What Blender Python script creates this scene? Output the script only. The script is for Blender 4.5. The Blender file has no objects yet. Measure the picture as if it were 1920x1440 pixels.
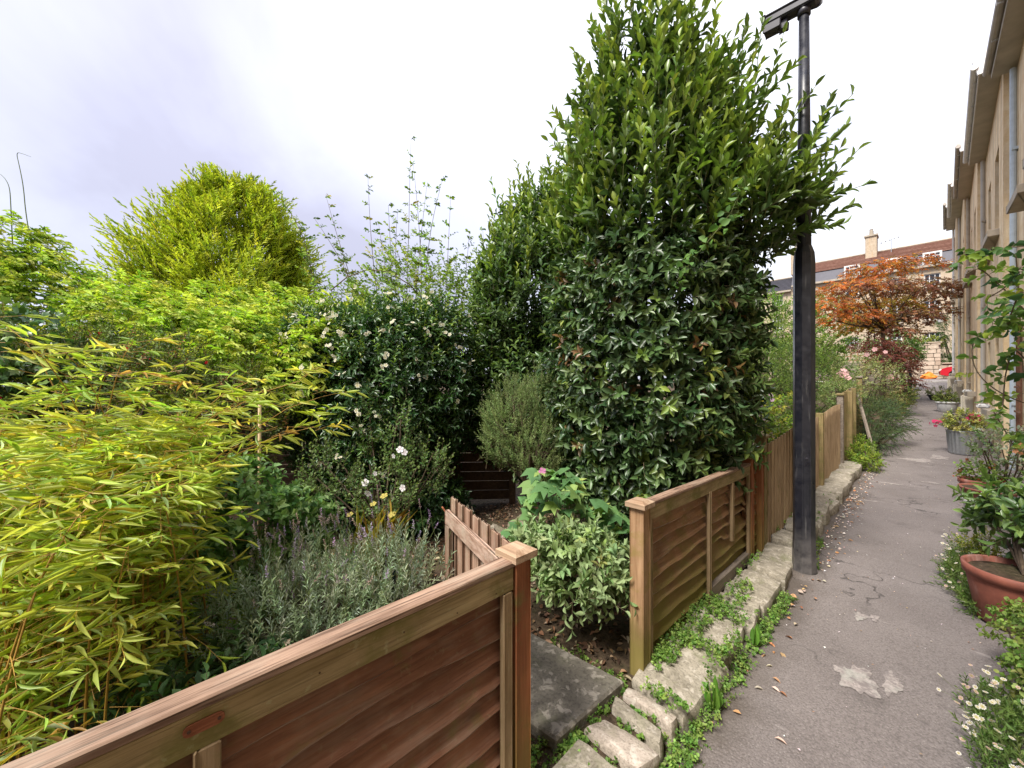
import bpy, math, random
import numpy as np
from mathutils import Matrix, Vector

scene = bpy.context.scene
COL = scene.collection
R = math.radians

# ------------------------------------------------------------------ camera
EYE = 1.55
YAW = 46.6                      # degrees to the left of the path direction (+Y)
FPX = 723.0                     # focal length in pixels of a 1920 wide picture
cam_d = bpy.data.cameras.new('camera')
cam_d.sensor_width = 36.0
cam_d.lens = 36.0 * FPX / 1920.0
cam_d.clip_start = 0.02
cam_d.clip_end = 2000
cam = bpy.data.objects.new('camera', cam_d)
COL.objects.link(cam)
cam.location = (0, 0, EYE)
cam.rotation_euler = (R(90), 0, R(YAW))
scene.camera = cam

# ------------------------------------------------------------------ sky
SUN_EL, SUN_AZ = 56.0, 180.0     # azimuth from +Y, clockwise: sun high behind the camera, along the lane
world = bpy.data.worlds.new('World')
scene.world = world
world.use_nodes = True
wt = world.node_tree
wt.nodes.clear()
def wn(t, **kw):
    n = wt.nodes.new(t)
    for k, v in kw.items():
        setattr(n, k, v)
    return n
def wmath(op, a, b=None, clamp=False):
    n = wn('ShaderNodeMath', operation=op, use_clamp=clamp)
    for i, v in enumerate((a, b)):
        if v is None: continue
        if isinstance(v, (int, float)): n.inputs[i].default_value = v
        else: wt.links.new(v, n.inputs[i])
    return n.outputs[0]
out = wn('ShaderNodeOutputWorld')
bg = wn('ShaderNodeBackground')
sky = wn('ShaderNodeTexSky', sky_type='NISHITA')
sky.sun_disc = False
sky.sun_elevation = R(SUN_EL)
sky.sun_rotation = R(SUN_AZ)
sky.air_density = 1.0
sky.dust_density = 2.0
tc = wn('ShaderNodeTexCoord')
sep = wn('ShaderNodeSeparateXYZ')
wt.links.new(tc.outputs['Generated'], sep.inputs[0])
zc = wmath('MAXIMUM', sep.outputs[2], 0.0)
den = wmath('ADD', zc, 0.28)
comb = wn('ShaderNodeCombineXYZ')
wt.links.new(wmath('DIVIDE', sep.outputs[0], den), comb.inputs[0])
wt.links.new(wmath('DIVIDE', sep.outputs[1], den), comb.inputs[1])
mp = wn('ShaderNodeMapping')
mp.inputs['Location'].default_value = (4.721, -8.962, 0.0)
mp.inputs['Rotation'].default_value = (0, 0, R(25))
mp.inputs['Scale'].default_value = (0.55, 1.0, 1.0)
wt.links.new(comb.outputs[0], mp.inputs[0])
nz = wn('ShaderNodeTexNoise')
nz.inputs['Scale'].default_value = 0.85
nz.inputs['Detail'].default_value = 6.0
nz.inputs['Roughness'].default_value = 0.52
nz.inputs['Distortion'].default_value = 0.6
wt.links.new(mp.outputs[0], nz.inputs['Vector'])
rmp = wn('ShaderNodeValToRGB')          # cloud cover: thick lavender-grey to thin bright white
els = rmp.color_ramp.elements
SKYK = 5.9                              # cloud brightness in the units of the sky texture
els[0].position, els[0].color = 0.35, (0.46, 0.45, 0.56, 1)
els[1].position, els[1].color = 0.70, (0.97, 0.98, 1.02, 1)
e = els.new(0.55); e.color = (0.66, 0.67, 0.81, 1)
wt.links.new(nz.outputs[0], rmp.inputs[0])
grd = wmath("MULTIPLY_ADD", zc, 0.75)     # overcast skies brighten towards the zenith
grd.node.inputs[2].default_value = 0.74
vm = wn('ShaderNodeVectorMath', operation='SCALE')
wt.links.new(rmp.outputs[0], vm.inputs[0])
wt.links.new(wmath('MULTIPLY', grd, SKYK), vm.inputs['Scale'])
mixw = wn('ShaderNodeMixRGB')
mixw.inputs[0].default_value = 0.86
wt.links.new(sky.outputs[0], mixw.inputs[1])
wt.links.new(vm.outputs[0], mixw.inputs[2])
wt.links.new(mixw.outputs[0], bg.inputs[0])
bg.inputs[1].default_value = 0.10
wt.links.new(bg.outputs[0], out.inputs[0])

# ------------------------------------------------------------------ sun behind thin cloud
sun_d = bpy.data.lights.new('sun', 'SUN')
sun_d.energy = 2.8
sun_d.angle = R(18)
sun_d.color = (1.0, 0.95, 0.87)
sun = bpy.data.objects.new('sun', sun_d)
COL.objects.link(sun)
_az, _el = R(SUN_AZ), R(SUN_EL)
sun_dir = Vector((math.sin(_az) * math.cos(_el), math.cos(_az) * math.cos(_el), math.sin(_el)))
sun.rotation_euler = sun_dir.to_track_quat('Z', 'Y').to_euler()

scene.view_settings.view_transform = 'Standard'
scene.view_settings.look = 'None'
scene.view_settings.gamma = 1.0
scene.view_settings.exposure = 1.45
scene.view_settings.use_curve_mapping = False
scene.render.engine = 'CYCLES'
scene.cycles.use_denoising = True
scene.cycles.max_bounces = 8
scene.cycles.diffuse_bounces = 4
scene.cycles.glossy_bounces = 2
scene.cycles.transmission_bounces = 6
scene.cycles.caustics_reflective = False
scene.cycles.caustics_refractive = False

# ------------------------------------------------------------------ helpers
cy, sy = math.cos(R(YAW)), math.sin(R(YAW))
RT = np.array([cy, sy, 0.0])
FW = np.array([-sy, cy, 0.0])
CAM = np.array([0, 0, EYE])
UP = np.array([0, 0, 1.0])
def at(px, py, d):
    """a place seen at px, py of the photograph, d metres deep"""
    return CAM + RT * ((px - 960) / FPX * d) + FW * d + UP * ((720 - py) / FPX * d)
def rise(Y):
    """how much the lane has climbed at Y"""
    t = np.clip((np.asarray(Y, float) - 9.0) / 21.0, 0, 1)
    a = 1.6 * t ** 1.25
    t2 = np.clip((np.asarray(Y, float) - 30.0) / 15.0, 0, 1)
    return a + 0.38 * t2
def norm(v):
    return v / np.maximum(np.linalg.norm(v, axis=-1, keepdims=True), 1e-9)
def tag(o, label=None, cat=None, group=None, kind=None):
    if label: o['label'] = label
    if cat: o['category'] = cat
    if group: o['group'] = group
    if kind: o['kind'] = kind
    return o
def thing(name, label, cat, loc=(0, 0, 0), group=None):
    o = bpy.data.objects.new(name, None)
    o.empty_display_size = 0.1
    COL.objects.link(o)
    o.location = tuple(float(c) for c in loc)
    return tag(o, label, cat, group)
def link(name, me, parent=None, matrix=None):
    o = bpy.data.objects.new(name, me)
    COL.objects.link(o)
    if parent is not None:
        o.parent = parent
        base = Vector((0, 0, 0))
        p = parent
        while p is not None:
            base += p.location; p = p.parent
        o.location = -base            # mesh coordinates are world coordinates
    return o
def mesh(name, verts, faces, mat, parent=None, smooth=False, kind=None, cols=None, share=None):
    me = bpy.data.meshes.new(name)
    verts = np.asarray(verts, dtype=np.float32)
    if isinstance(faces, np.ndarray):
        nf, k = faces.shape
        me.vertices.add(len(verts)); me.vertices.foreach_set('co', verts.ravel())
        me.loops.add(nf * k); me.loops.foreach_set('vertex_index', faces.astype(np.int32).ravel())
        me.polygons.add(nf)
        me.polygons.foreach_set('loop_start', np.arange(0, nf * k, k, dtype=np.int32))
        me.update(calc_edges=True)
    else:
        me.from_pydata([tuple(map(float, v)) for v in verts], [], [tuple(int(i) for i in f) for f in faces])
    if smooth:
        me.polygons.foreach_set('use_smooth', np.ones(len(me.polygons), dtype=bool))
    if cols is not None:
        at_ = me.color_attributes.new('Col', 'FLOAT_COLOR', 'POINT')
        c = np.ones((len(verts), 4), np.float32); c[:, :3] = cols
        at_.data.foreach_set('color', c.ravel())
    if mat is not None: me.materials.append(mat)
    o = link(name, me, parent)
    if kind: o['kind'] = kind
    return o
class MB:
    """collects boxes, prisms and tubes of ONE part"""
    def __init__(s): s.v = []; s.f = []
    def add(s, v, f):
        b = len(s.v); s.v.extend([tuple(map(float, p)) for p in v]); s.f.extend([tuple(int(i) + b for i in q) for q in f]); return s
    def box(s, c, size, rz=0.0, bev=0.0, tilt=None):
        x, y, z = (q / 2 for q in size)
        if bev <= 0:
            V = [(-x, -y, -z), (x, -y, -z), (x, y, -z), (-x, y, -z), (-x, -y, z), (x, -y, z), (x, y, z), (-x, y, z)]
            F = [(0, 3, 2, 1), (4, 5, 6, 7), (0, 1, 5, 4), (1, 2, 6, 5), (2, 3, 7, 6), (3, 0, 4, 7)]
        else:
            b = min(bev, x * .9, y * .9, z * .9); V = []
            for zz, k in ((-z, b), (-z + b, 0), (z - b, 0), (z, b)):
                for (sx, sy_) in ((-1, -1), (1, -1), (1, 1), (-1, 1)):
                    ex = (1, 0) if sx * sy_ > 0 else (0, 1)
                    V += [(sx * (x - k - b * ex[0]), sy_ * (y - k - b * ex[1]), zz), (sx * (x - k - b * ex[1]), sy_ * (y - k - b * ex[0]), zz)]
            F = [tuple(range(7, -1, -1)), tuple(range(24, 32))]
            for l in range(3):
                for i in range(8):
                    j = (i + 1) % 8
                    F.append((l * 8 + i, l * 8 + j, l * 8 + 8 + j, l * 8 + 8 + i))
        M = Matrix.Rotation(rz, 3, 'Z')
        if tilt is not None: M = tilt @ M if isinstance(tilt, Matrix) else M
        return s.add([M @ Vector(p) + Vector(tuple(map(float, c))) for p in V], F)
    def tube(s, pts, rad, n=8, cap=True):
        pts = np.asarray(pts, float); k = len(pts)
        rad = np.full(k, rad) if np.isscalar(rad) else np.asarray(rad, float)
        T = norm(np.gradient(pts, axis=0))
        a = np.where(np.abs(T[:, 2:3]) > .9, np.array([[1., 0, 0]]), np.array([[0, 0, 1.]]))
        U = norm(np.cross(T, a))
        for i in range(1, k):
            u = U[i - 1] - T[i] * np.dot(U[i - 1], T[i]); U[i] = u / max(np.linalg.norm(u), 1e-9)
        W = np.cross(T, U)
        ph = np.arange(n) * 2 * math.pi / n
        V = pts[:, None] + rad[:, None, None] * (U[:, None] * np.cos(ph)[None, :, None] + W[:, None] * np.sin(ph)[None, :, None])
        F = [(i * n + j, i * n + (j + 1) % n, (i + 1) * n + (j + 1) % n, (i + 1) * n + j) for i in range(k - 1) for j in range(n)]
        if cap: F += [tuple(range(n - 1, -1, -1)), tuple(range((k - 1) * n, k * n))]
        return s.add(V.reshape(-1, 3), F)
    def lathe(s, prof, c, n=32, cap=True):
        V = [(c[0] + r * math.cos(2 * math.pi * j / n), c[1] + r * math.sin(2 * math.pi * j / n), c[2] + z) for r, z in prof for j in range(n)]
        F = [(i * n + j, i * n + (j + 1) % n, (i + 1) * n + (j + 1) % n, (i + 1) * n + j) for i in range(len(prof) - 1) for j in range(n)]
        if cap: F += [tuple(range(n - 1, -1, -1)), tuple(range((len(prof) - 1) * n, len(prof) * n))]
        return s.add(V, F)
    def prism(s, poly, z0, z1):
        n = len(poly)
        V = [(x, y, z0) for x, y in poly] + [(x, y, z1) for x, y in poly]
        return s.add(V, [tuple(range(n - 1, -1, -1)), tuple(range(n, 2 * n))] + [(i, (i + 1) % n, n + (i + 1) % n, n + i) for i in range(n)])
    def build(s, name, mat, parent=None, smooth=False, kind=None):
        return mesh(name, s.v, s.f, mat, parent, smooth, kind)

# ------------------------------------------------------------------ materials
MATS = {}
class NT:
    def __init__(s, name):
        s.m = bpy.data.materials.new(name); s.m.use_nodes = True
        s.t = s.m.node_tree; s.t.nodes.clear()
        s.out = s.n('ShaderNodeOutputMaterial')
    def n(s, t, ins=None, **kw):
        n = s.t.nodes.new(t)
        for k, v in kw.items(): setattr(n, k, v)
        for k, v in (ins or {}).items(): s.put(n.inputs[k], v)
        return n
    def put(s, sock, v):
        if isinstance(v, bpy.types.NodeSocket): s.t.links.new(v, sock)
        elif isinstance(v, tuple) and len(v) == 3 and sock.type == 'RGBA': sock.default_value = (*v, 1)
        else: sock.default_value = v
    def coords(s, scale=(1, 1, 1), rnd=True, world=False, rot=(0, 0, 0)):
        if world: v = s.n('ShaderNodeNewGeometry').outputs['Position']
        else: v = s.n('ShaderNodeTexCoord').outputs['Object']
        if rnd:
            oi = s.n('ShaderNodeObjectInfo')
            a = s.n('ShaderNodeMath', {0: oi.outputs['Random'], 1: 37.0}, operation='MULTIPLY')
            v = s.n('ShaderNodeVectorMath', {0: v, 1: a.outputs[0]}, operation='ADD').outputs[0]
        return s.n('ShaderNodeMapping', {'Vector': v, 'Scale': scale, 'Rotation': rot}).outputs[0]
    def noise(s, v, scale, detail=4, rough=.55, dist=0.0):
        return s.n('ShaderNodeTexNoise', {'Vector': v, 'Scale': scale, 'Detail': detail, 'Roughness': rough, 'Distortion': dist}).outputs[0]
    def ramp(s, f, stops):
        r = s.n('ShaderNodeValToRGB', {0: f}); el = r.color_ramp.elements
        while len(el) < len(stops): el.new(.5)
        for e_, (p, c) in zip(el, stops):
            e_.position = p; e_.color = (*c, 1) if isinstance(c, tuple) else (c, c, c, 1)
        return r.outputs[0]
    def mix(s, f, a, b, mode='MIX'):
        return s.n('ShaderNodeMixRGB', {0: f, 1: a, 2: b}, blend_type=mode).outputs[0]
    def mul(s, a, b): return s.n('ShaderNodeMath', {0: a, 1: b}, operation='MULTIPLY').outputs[0]
    def bump(s, h, strength=.4, dist=.01):
        return s.n('ShaderNodeBump', {'Height': h, 'Strength': strength, 'Distance': dist}).outputs[0]
    def done(s, col, rough=.7, normal=None, spec=.4, metallic=0.0, **kw):
        p = s.n('ShaderNodeBsdfPrincipled', {'Base Color': col, 'Roughness': rough, 'Specular IOR Level': spec, 'Metallic': metallic})
        for k, v in kw.items(): s.put(p.inputs[k], v)
        if normal is not None: s.put(p.inputs['Normal'], normal)
        s.put(s.out.inputs[0], p.outputs[0])
        return s.m

def wood(name, c0, c1, algae=0.0, algae_col=(.16, .15, .045), axis=1, rough=.75, bleach=0.0, knots=0.0, streak=.32, foot=0.0):
    t = NT(name)
    sc = [42., 42., 42.]; sc[axis] = 3.0
    v = t.coords(tuple(sc))
    g = t.noise(v, 1.0, 5, .6, .25)
    sc2 = [160., 160., 160.]; sc2[axis] = 4.0
    f = t.noise(t.coords(tuple(sc2)), 1.0, 3, .6)
    col = t.ramp(g, [(.28, c0), (.72, c1)])
    col = t.mix(t.ramp(f, [(.34, streak), (.48, 0.0)]), col, (c0[0] * .45, c0[1] * .45, c0[2] * .45))
    big = t.noise(t.coords((3, 3, 3)), 1.0, 3, .6)
    col = t.mix(t.ramp(big, [(.3, .45), (.6, 0.0)]), col, (c0[0] * .5, c0[1] * .48, c0[2] * .45))
    if knots > 0:
        sk = [9., 9., 9.]; sk[axis] = 3.2
        vo = t.n('ShaderNodeTexVoronoi', {'Vector': t.coords(tuple(sk)), 'Scale': 1.0})
        k = t.ramp(vo.outputs['Distance'], [(.06, knots), (.16, 0.0)])
        col = t.mix(k, col, (c0[0] * .25, c0[1] * .22, c0[2] * .2))
    if bleach > 0:
        sb = [60., 60., 60.]; sb[axis] = 4.0
        bl = t.mix(.6, t.noise(t.coords(tuple(sb)), 1.0, 4, .65), t.noise(t.coords((4, 4, 4)), 1.0, 4, .65))
        col = t.mix(t.mul(t.ramp(bl, [(.48, 0.0), (.68, 1.0)]), bleach), col, (.42, .36, .28))
    if algae > 0:
        al = t.noise(t.coords((5, 5, 7)), 1.0, 6, .65)
        lo = .62 - .25 * algae
        col = t.mix(t.mul(t.ramp(al, [(lo, 0.0), (lo + .16, 1.0)]), .85), col, algae_col)
        spots = t.noise(t.coords((38, 38, 38)), 1.0, 4, .6)
        col = t.mix(t.mul(t.ramp(spots, [(.62, 0.0), (.68, 1.0)]), .6 * algae), col, (.36, .36, .2))
    if foot > 0:                                        # green film creeping up from the damp ground
        zz = t.n('ShaderNodeSeparateXYZ', {0: t.n('ShaderNodeNewGeometry').outputs['Position']}).outputs[2]
        zn = t.n('ShaderNodeMath', {0: zz, 1: t.n('ShaderNodeMath', {0: t.noise(t.coords((6, 6, 3)), 1.0, 5, .65), 1: .9}, operation='MULTIPLY').outputs[0]}, operation='SUBTRACT').outputs[0]
        fm = t.n('ShaderNodeMapRange', {0: zn, 1: -.30, 2: .12, 3: foot, 4: 0.0}).outputs[0]
        col = t.mix(fm, col, (.17, .15, .035))
    oi = t.n('ShaderNodeObjectInfo')
    col = t.mix(t.mul(oi.outputs['Random'], .38), col, t.mix(1.0, col, (.55, .52, .50), 'MULTIPLY'))
    h = t.mix(.5, g, f)
    return t.done(col, rough, t.bump(h, .75, .003), .25)

def plain(name, c, rough=.6, metallic=0.0, var=.2, vscale=8.0, bump=.1, spec=.4):
    t = NT(name)
    n = t.noise(t.coords((1, 1, 1)), vscale, 6, .6)
    col = t.mix(t.ramp(n, [(.3, 1.0), (.7, 0.0)]), c, tuple(q * (1 - var) for q in c))
    return t.done(col, rough, t.bump(n, bump, .004), spec, metallic)

M_PLANK = wood('plank_brown', (.165, .073, .043), (.34, .165, .098), algae=.24, axis=1, bleach=.35, knots=.7)
M_PLANK2 = wood('plank_green_brown', (.17, .085, .042), (.34, .19, .10), foot=.85, algae=.5, algae_col=(.17, .135, .04), axis=1, bleach=.2, knots=.5)
M_RAIL = wood('rail_algae', (.22, .155, .07), (.44, .34, .18), algae=.55, algae_col=(.145, .13, .035), axis=1, streak=.5)
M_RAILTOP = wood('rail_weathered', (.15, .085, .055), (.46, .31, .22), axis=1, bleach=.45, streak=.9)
M_BATTEN = wood('batten_pale', (.20, .13, .06), (.42, .31, .19), algae=.35, axis=2)
M_POST = wood('post_orange', (.22, .075, .03), (.42, .17, .075), algae=.12, axis=2, foot=.6)
M_POST2 = wood('post_tan', (.26, .145, .07), (.52, .33, .19), algae=.3, algae_col=(.22, .17, .04), axis=2, foot=.8)
M_CAP = wood('cap_weathered', (.24, .14, .08), (.55, .40, .27), axis=0, bleach=.5)
M_GATE = wood('gate_weathered', (.20, .105, .065), (.50, .33, .24), axis=2, bleach=.9, algae=.1)
M_GATEB = wood('gate_rail_bleached', (.25, .14, .09), (.58, .42, .33), axis=0, bleach=.95)
M_PICKET = wood('picket_new', (.32, .215, .12), (.52, .38, .235), algae=.15, axis=2)
M_PICKET2 = wood('picket_post', (.20, .145, .06), (.38, .29, .14), algae=.55, axis=2)
M_GREYWOOD = wood('wood_grey', (.14, .11, .085), (.34, .29, .24), axis=1)
M_DARKWOOD = wood('fence_dark', (.06, .035, .022), (.16, .095, .06), axis=0)
M_CANE = plain('stake_cane', (.42, .30, .15), .6)
M_BARK = wood('bark', (.07, .05, .035), (.17, .125, .085), axis=2, rough=.9)
M_TWIG = plain('twig', (.13, .095, .055), .8)
M_GTWIG = plain('green_twig', (.16, .20, .06), .7)
M_CULM = plain('bamboo_culm', (.42, .24, .05), .45)
def make_black():
    t = NT('black_paint')
    v = t.coords((1, 1, 1), rnd=False, world=True)
    n = t.noise(v, 14, 6, .65); s_ = t.noise(t.coords((40, 40, 3), rnd=False, world=True), 1.0, 4, .6)
    col = t.ramp(n, [(.35, (.008, .009, .014)), (.7, (.022, .022, .028))])
    col = t.mix(t.mul(t.ramp(s_, [(.60, 0.0), (.72, 1.0)]), .35), col, (.16, .155, .15))
    z = t.n('ShaderNodeSeparateXYZ', {0: v}).outputs[2]
    zz = t.n('ShaderNodeMapRange', {0: z, 1: .10, 2: .42, 3: .55, 4: 0.0}).outputs[0]
    col = t.mix(t.mul(zz, t.ramp(n, [(.3, .2), (.6, 1.0)])), col, (.17, .155, .145))
    return t.done(col, t.ramp(n, [(.3, .25), (.7, .5)]), t.bump(n, .25, .003), .5)
M_BLACK = make_black()
M_LANTERN = plain('lantern_grey', (.045, .043, .055), .42)
M_GLASS = plain('dark_glass', (.03, .035, .04), .08, spec=.6)
M_WHITE = plain('white_paint', (.74, .73, .70), .5)
M_PIPE = plain('pipe_blue_grey', (.50, .58, .63), .5)
M_RUST = wood('rusty_plate', (.20, .06, .025), (.40, .16, .08), axis=1)
M_SCREW = plain('screw', (.10, .06, .04), .5, .8)
M_GALV = plain('galvanised', (.42, .44, .46), .42, .75, vscale=20)
M_WPOT = plain('white_pot', (.62, .62, .60), .5)
M_BPOT = plain('blue_glaze', (.012, .07, .09), .15, spec=.7)
M_RED = plain('car_red', (.42, .008, .02), .22, spec=.7, var=.05, bump=0)
M_TYRE = plain('tyre', (.015, .015, .016), .8)
M_BAG = plain('orange_bag', (.75, .20, .02), .5)
M_SLATE = plain('slate', (.07, .068, .085), .6, vscale=3)

def make_terracotta():
    t = NT('terracotta')
    n = t.noise(t.coords((1, 1, 1)), 9, 6, .6)
    col = t.ramp(n, [(.25, (.14, .045, .032)), (.7, (.29, .095, .060))])
    s = t.noise(t.coords((6, 6, 1.5)), 1.5, 5, .65)
    col = t.mix(t.mul(t.ramp(s, [(.50, 0.0), (.70, 1.0)]), .55), col, (.42, .28, .24))
    return t.done(col, .65, t.bump(n, .2, .004))
M_TERRA = make_terracotta()

def make_asphalt():
    t = NT('asphalt')
    v = t.coords((1, 1, 1), rnd=False, world=True)
    fine = t.noise(v, 110, 3, .75)
    mid = t.noise(v, 36, 4, .6)
    big = t.noise(v, 1.1, 5, .6)
    col = t.ramp(big, [(.3, (.150, .129, .121)), (.7, (.218, .190, .180))])
    col = t.mix(t.ramp(fine, [(.38, .65), (.56, 0.0)]), col, (.075, .064, .059))
    vo = t.n('ShaderNodeTexVoronoi', {'Vector': v, 'Scale': 75.0})
    col = t.mix(t.mul(t.ramp(vo.outputs['Distance'], [(.12, 1.0), (.28, 0.0)]), .5), col, (.30, .27, .25))
    col = t.mix(t.ramp(mid, [(.58, 0.0), (.75, .4)]), col, (.26, .225, .215))
    # cracks
    dv = t.n('ShaderNodeVectorMath', {0: v, 1: t.n('ShaderNodeTexNoise', {'Vector': v, 'Scale': 3.0, 'Detail': 4.0}).outputs[1]}, operation='ADD').outputs[0]
    cr = t.n('ShaderNodeTexVoronoi', {'Vector': dv, 'Scale': .62}, feature='DISTANCE_TO_EDGE')
    crack = t.ramp(cr.outputs['Distance'], [(.0, 1.0), (.011, 0.0)])
    msk = t.ramp(t.noise(v, .9, 2), [(.47, 0.0), (.56, 1.0)])
    crack = t.mul(crack, msk)
    col = t.mix(t.mul(crack, .8), col, (.03, .026, .025))
    # worn pale seams across the lane further up
    wv = t.noise(t.coords((1.6, 4.5, 1), rnd=False, world=True), 1.0, 5, .62)
    col = t.mix(t.mul(t.ramp(wv, [(.66, 0.0), (.70, 1.0)]), .55), col, (.36, .32, .30))
    # dirt gathered along the kerb
    px_ = t.n('ShaderNodeSeparateXYZ', {0: t.n('ShaderNodeVectorMath', {0: v, 1: t.n('ShaderNodeVectorMath', {0: t.n('ShaderNodeTexNoise', {'Vector': v, 'Scale': 4.0, 'Detail': 5.0}).outputs[1], 1: (.35, .35, 0)}, operation='MULTIPLY').outputs[0]}, operation='ADD').outputs[0]}).outputs[0]
    mr = t.n('ShaderNodeMapRange', {0: px_, 1: -.52, 2: -.30, 3: .75, 4: 0.0}).outputs[0]
    col = t.mix(mr, col, (.060, .046, .034))
    st_ = t.noise(v, 2.6, 6, .7)
    col = t.mix(t.mul(t.ramp(st_, [(.55, 0.0), (.72, 1.0)]), .45), col, (.075, .065, .06))
    h = t.mix(.35, t.mix(.5, fine, vo.outputs['Distance']), mid)
    h = t.mix(crack, h, (0., 0., 0.))
    return t.done(col, .82, t.bump(h, 1.0, .008), .3)
M_ASPHALT = make_asphalt()

def make_scar():
    t = NT('worn_patch')
    v = t.coords((1, 1, 1), rnd=False, world=True)
    n = t.noise(v, 60, 5, .7); b = t.noise(v, 9, 4, .6)
    col = t.ramp(n, [(.3, (.15, .13, .12)), (.62, (.33, .29, .27))])
    col = t.mix(t.ramp(b, [(.5, 0.0), (.7, .6)]), col, (.30, .31, .27))
    vo = t.n('ShaderNodeTexVoronoi', {'Vector': v, 'Scale': 75.0})
    col = t.mix(t.mul(t.ramp(vo.outputs['Distance'], [(.10, 1.0), (.24, 0.0)]), .6), col, (.12, .105, .1))
    col = t.mix(t.ramp(t.noise(v, 14, 5, .7), [(.50, 0.0), (.60, .85)]), col, (.16, .138, .132))
    return t.done(col, .85, t.bump(n, .6, .004), .2)
M_SCAR = make_scar()

def make_stone(name, c0, c1, lichen=.5, moss=.3, scale=1.0, sw=(1, 1, 1)):
    t = NT(name)
    v = t.coords((1, 1, 1))
    n = t.noise(v, 14 * scale, 7, .65); f = t.noise(v, 90 * scale, 4, .6)
    col = t.ramp(n, [(.28, c0), (.7, c1)])
    col = t.mix(t.ramp(f, [(.35, .5), (.52, 0.0)]), col, tuple(q * .45 for q in c0))
    l = t.noise(v, 26 * scale, 5, .55, .5)
    col = t.mix(t.mul(t.ramp(l, [(.56, 0.0), (.63, 1.0)]), lichen), col, (.55, .50, .43))
    m_ = t.noise(v, 6 * scale, 6, .65)
    col = t.mix(t.mul(t.ramp(m_, [(.54, 0.0), (.68, 1.0)]), moss), col, (.11, .12, .045))
    return t.done(col, .9, t.bump(t.mix(.4, n, f), .9, .008), .2)
M_KERB = make_stone('kerb_stone', (.16, .14, .105), (.36, .32, .255), .35, .55)
M_COBBLE = make_stone('cobble_pale', (.23, .19, .15), (.48, .41, .345), .5, .3)
M_SLAB = make_stone('slab_grey', (.10, .090, .074), (.19, .172, .142), .35, .25, .8)
M_ROCK = make_stone('garden_rock', (.09, .08, .06), (.26, .22, .16), .2, .5, .7)

def make_soil():
    t = NT('soil')
    v = t.coords((1, 1, 1), rnd=False, world=True)
    n = t.noise(v, 30, 7, .7); b = t.noise(v, 3, 5, .6)
    col = t.ramp(n, [(.3, (.022, .016, .011)), (.62, (.10, .07, .045)), (.75, (.22, .16, .11))])
    col = t.mix(t.ramp(b, [(.5, 0.0), (.68, .35)]), col, (.05, .075, .02))
    return t.done(col, .95, t.bump(n, 1.0, .02), .15)
M_SOIL = make_soil()

def make_bath(name, c0, c1, stain=.6, joint=True):
    t = NT(name)
    v = t.coords((1, 1, 1), rnd=False, world=True)
    n = t.noise(v, 5, 7, .65)
    col = t.ramp(n, [(.3, c0), (.7, c1)])
    s = t.noise(t.coords((2.2, 2.2, .16), rnd=False, world=True), 1.6, 6, .65, .3)
    col = t.mix(t.mul(t.ramp(s, [(.47, 0.0), (.66, 1.0)]), stain), col, (.34, .275, .21))
    s2 = t.noise(t.coords((5, 5, .5), rnd=False, world=True), 1.3, 5, .6)
    col = t.mix(t.mul(t.ramp(s2, [(.55, 0.0), (.7, 1.0)]), .45), col, (.50, .29, .11))
    f = t.noise(v, 60, 4, .6)
    return t.done(col, .88, t.bump(t.mix(.5, n, f), .5, .01), .2)
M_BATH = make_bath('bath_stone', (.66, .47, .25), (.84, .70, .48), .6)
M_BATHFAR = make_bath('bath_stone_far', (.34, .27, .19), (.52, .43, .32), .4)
M_SOFFIT = plain('soffit_render', (.50, .465, .41), .85, var=.3, vscale=2.5)
M_SILL = plain('sill_stone', (.42, .36, .28), .85, var=.35, vscale=4)
M_CREAM = plain('cream_paint', (.68, .62, .50), .6)

def rubble(name, c0, c1):
    t = NT(name)
    n = t.noise(t.coords((1, 1, 1)), 5, 6, .65)
    oi = t.n('ShaderNodeObjectInfo')
    col = t.ramp(n, [(.3, c0), (.7, c1)])
    col = t.mix(t.mul(oi.outputs['Random'], .6), col, (c0[0] * .8, c0[1] * .75, c0[2] * .7))
    return t.done(col, .9, t.bump(n, .6, .02), .2)
M_RUBBLE = rubble('wall_stone', (.34, .275, .205), (.58, .49, .38))
M_TILE = rubble('roof_tile', (.19, .095, .07), (.33, .19, .145))
M_MORTAR = plain('mortar', (.20, .165, .13), .95)

def leafmat(name, rough=.42, trans=.38, spec=.45, vein=True, tint=(1.0, 1.05, .55)):
    t = NT(name)
    a = t.n('ShaderNodeAttribute', attribute_name='Col')
    col = a.outputs['Color']
    v = t.coords((1, 1, 1))
    n = t.noise(v, 45, 3, .6)
    col = t.mix(t.ramp(n, [(.3, .28), (.65, 0.0)]), col, t.mix(1.0, col, (.45, .5, .4), 'MULTIPLY'))
    p = t.n('ShaderNodeBsdfPrincipled', {'Base Color': col, 'Roughness': rough, 'Specular IOR Level': spec})
    tr = t.n('ShaderNodeBsdfTranslucent', {'Color': t.mix(1.0, col, tuple(1.25 * q for q in tint), 'MULTIPLY')})
    mx = t.n('ShaderNodeMixShader', {0: trans, 1: p.outputs[0], 2: tr.outputs[0]})
    t.put(t.out.inputs[0], mx.outputs[0])
    return t.m
L_GLOSS = leafmat('leaf_glossy', .36, .26, .5)
L_SOFT = leafmat('leaf_soft', .55, .40, .3)
L_BAMBOO = leafmat('leaf_bamboo', .45, .48, .4, tint=(1.0, 1.0, .5))
L_GREY = leafmat('leaf_grey_felt', .8, .30, .15, tint=(1., 1.05, .8))
L_MAPLE = leafmat('leaf_maple', .6, .45, .25, tint=(1.1, .9, .4))
L_PETAL = leafmat('petal', .7, .35, .2, tint=(1., 1., 1.))
L_DRY = leafmat('leaf_dry', .8, .15, .15, tint=(1., .9, .7))
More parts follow.
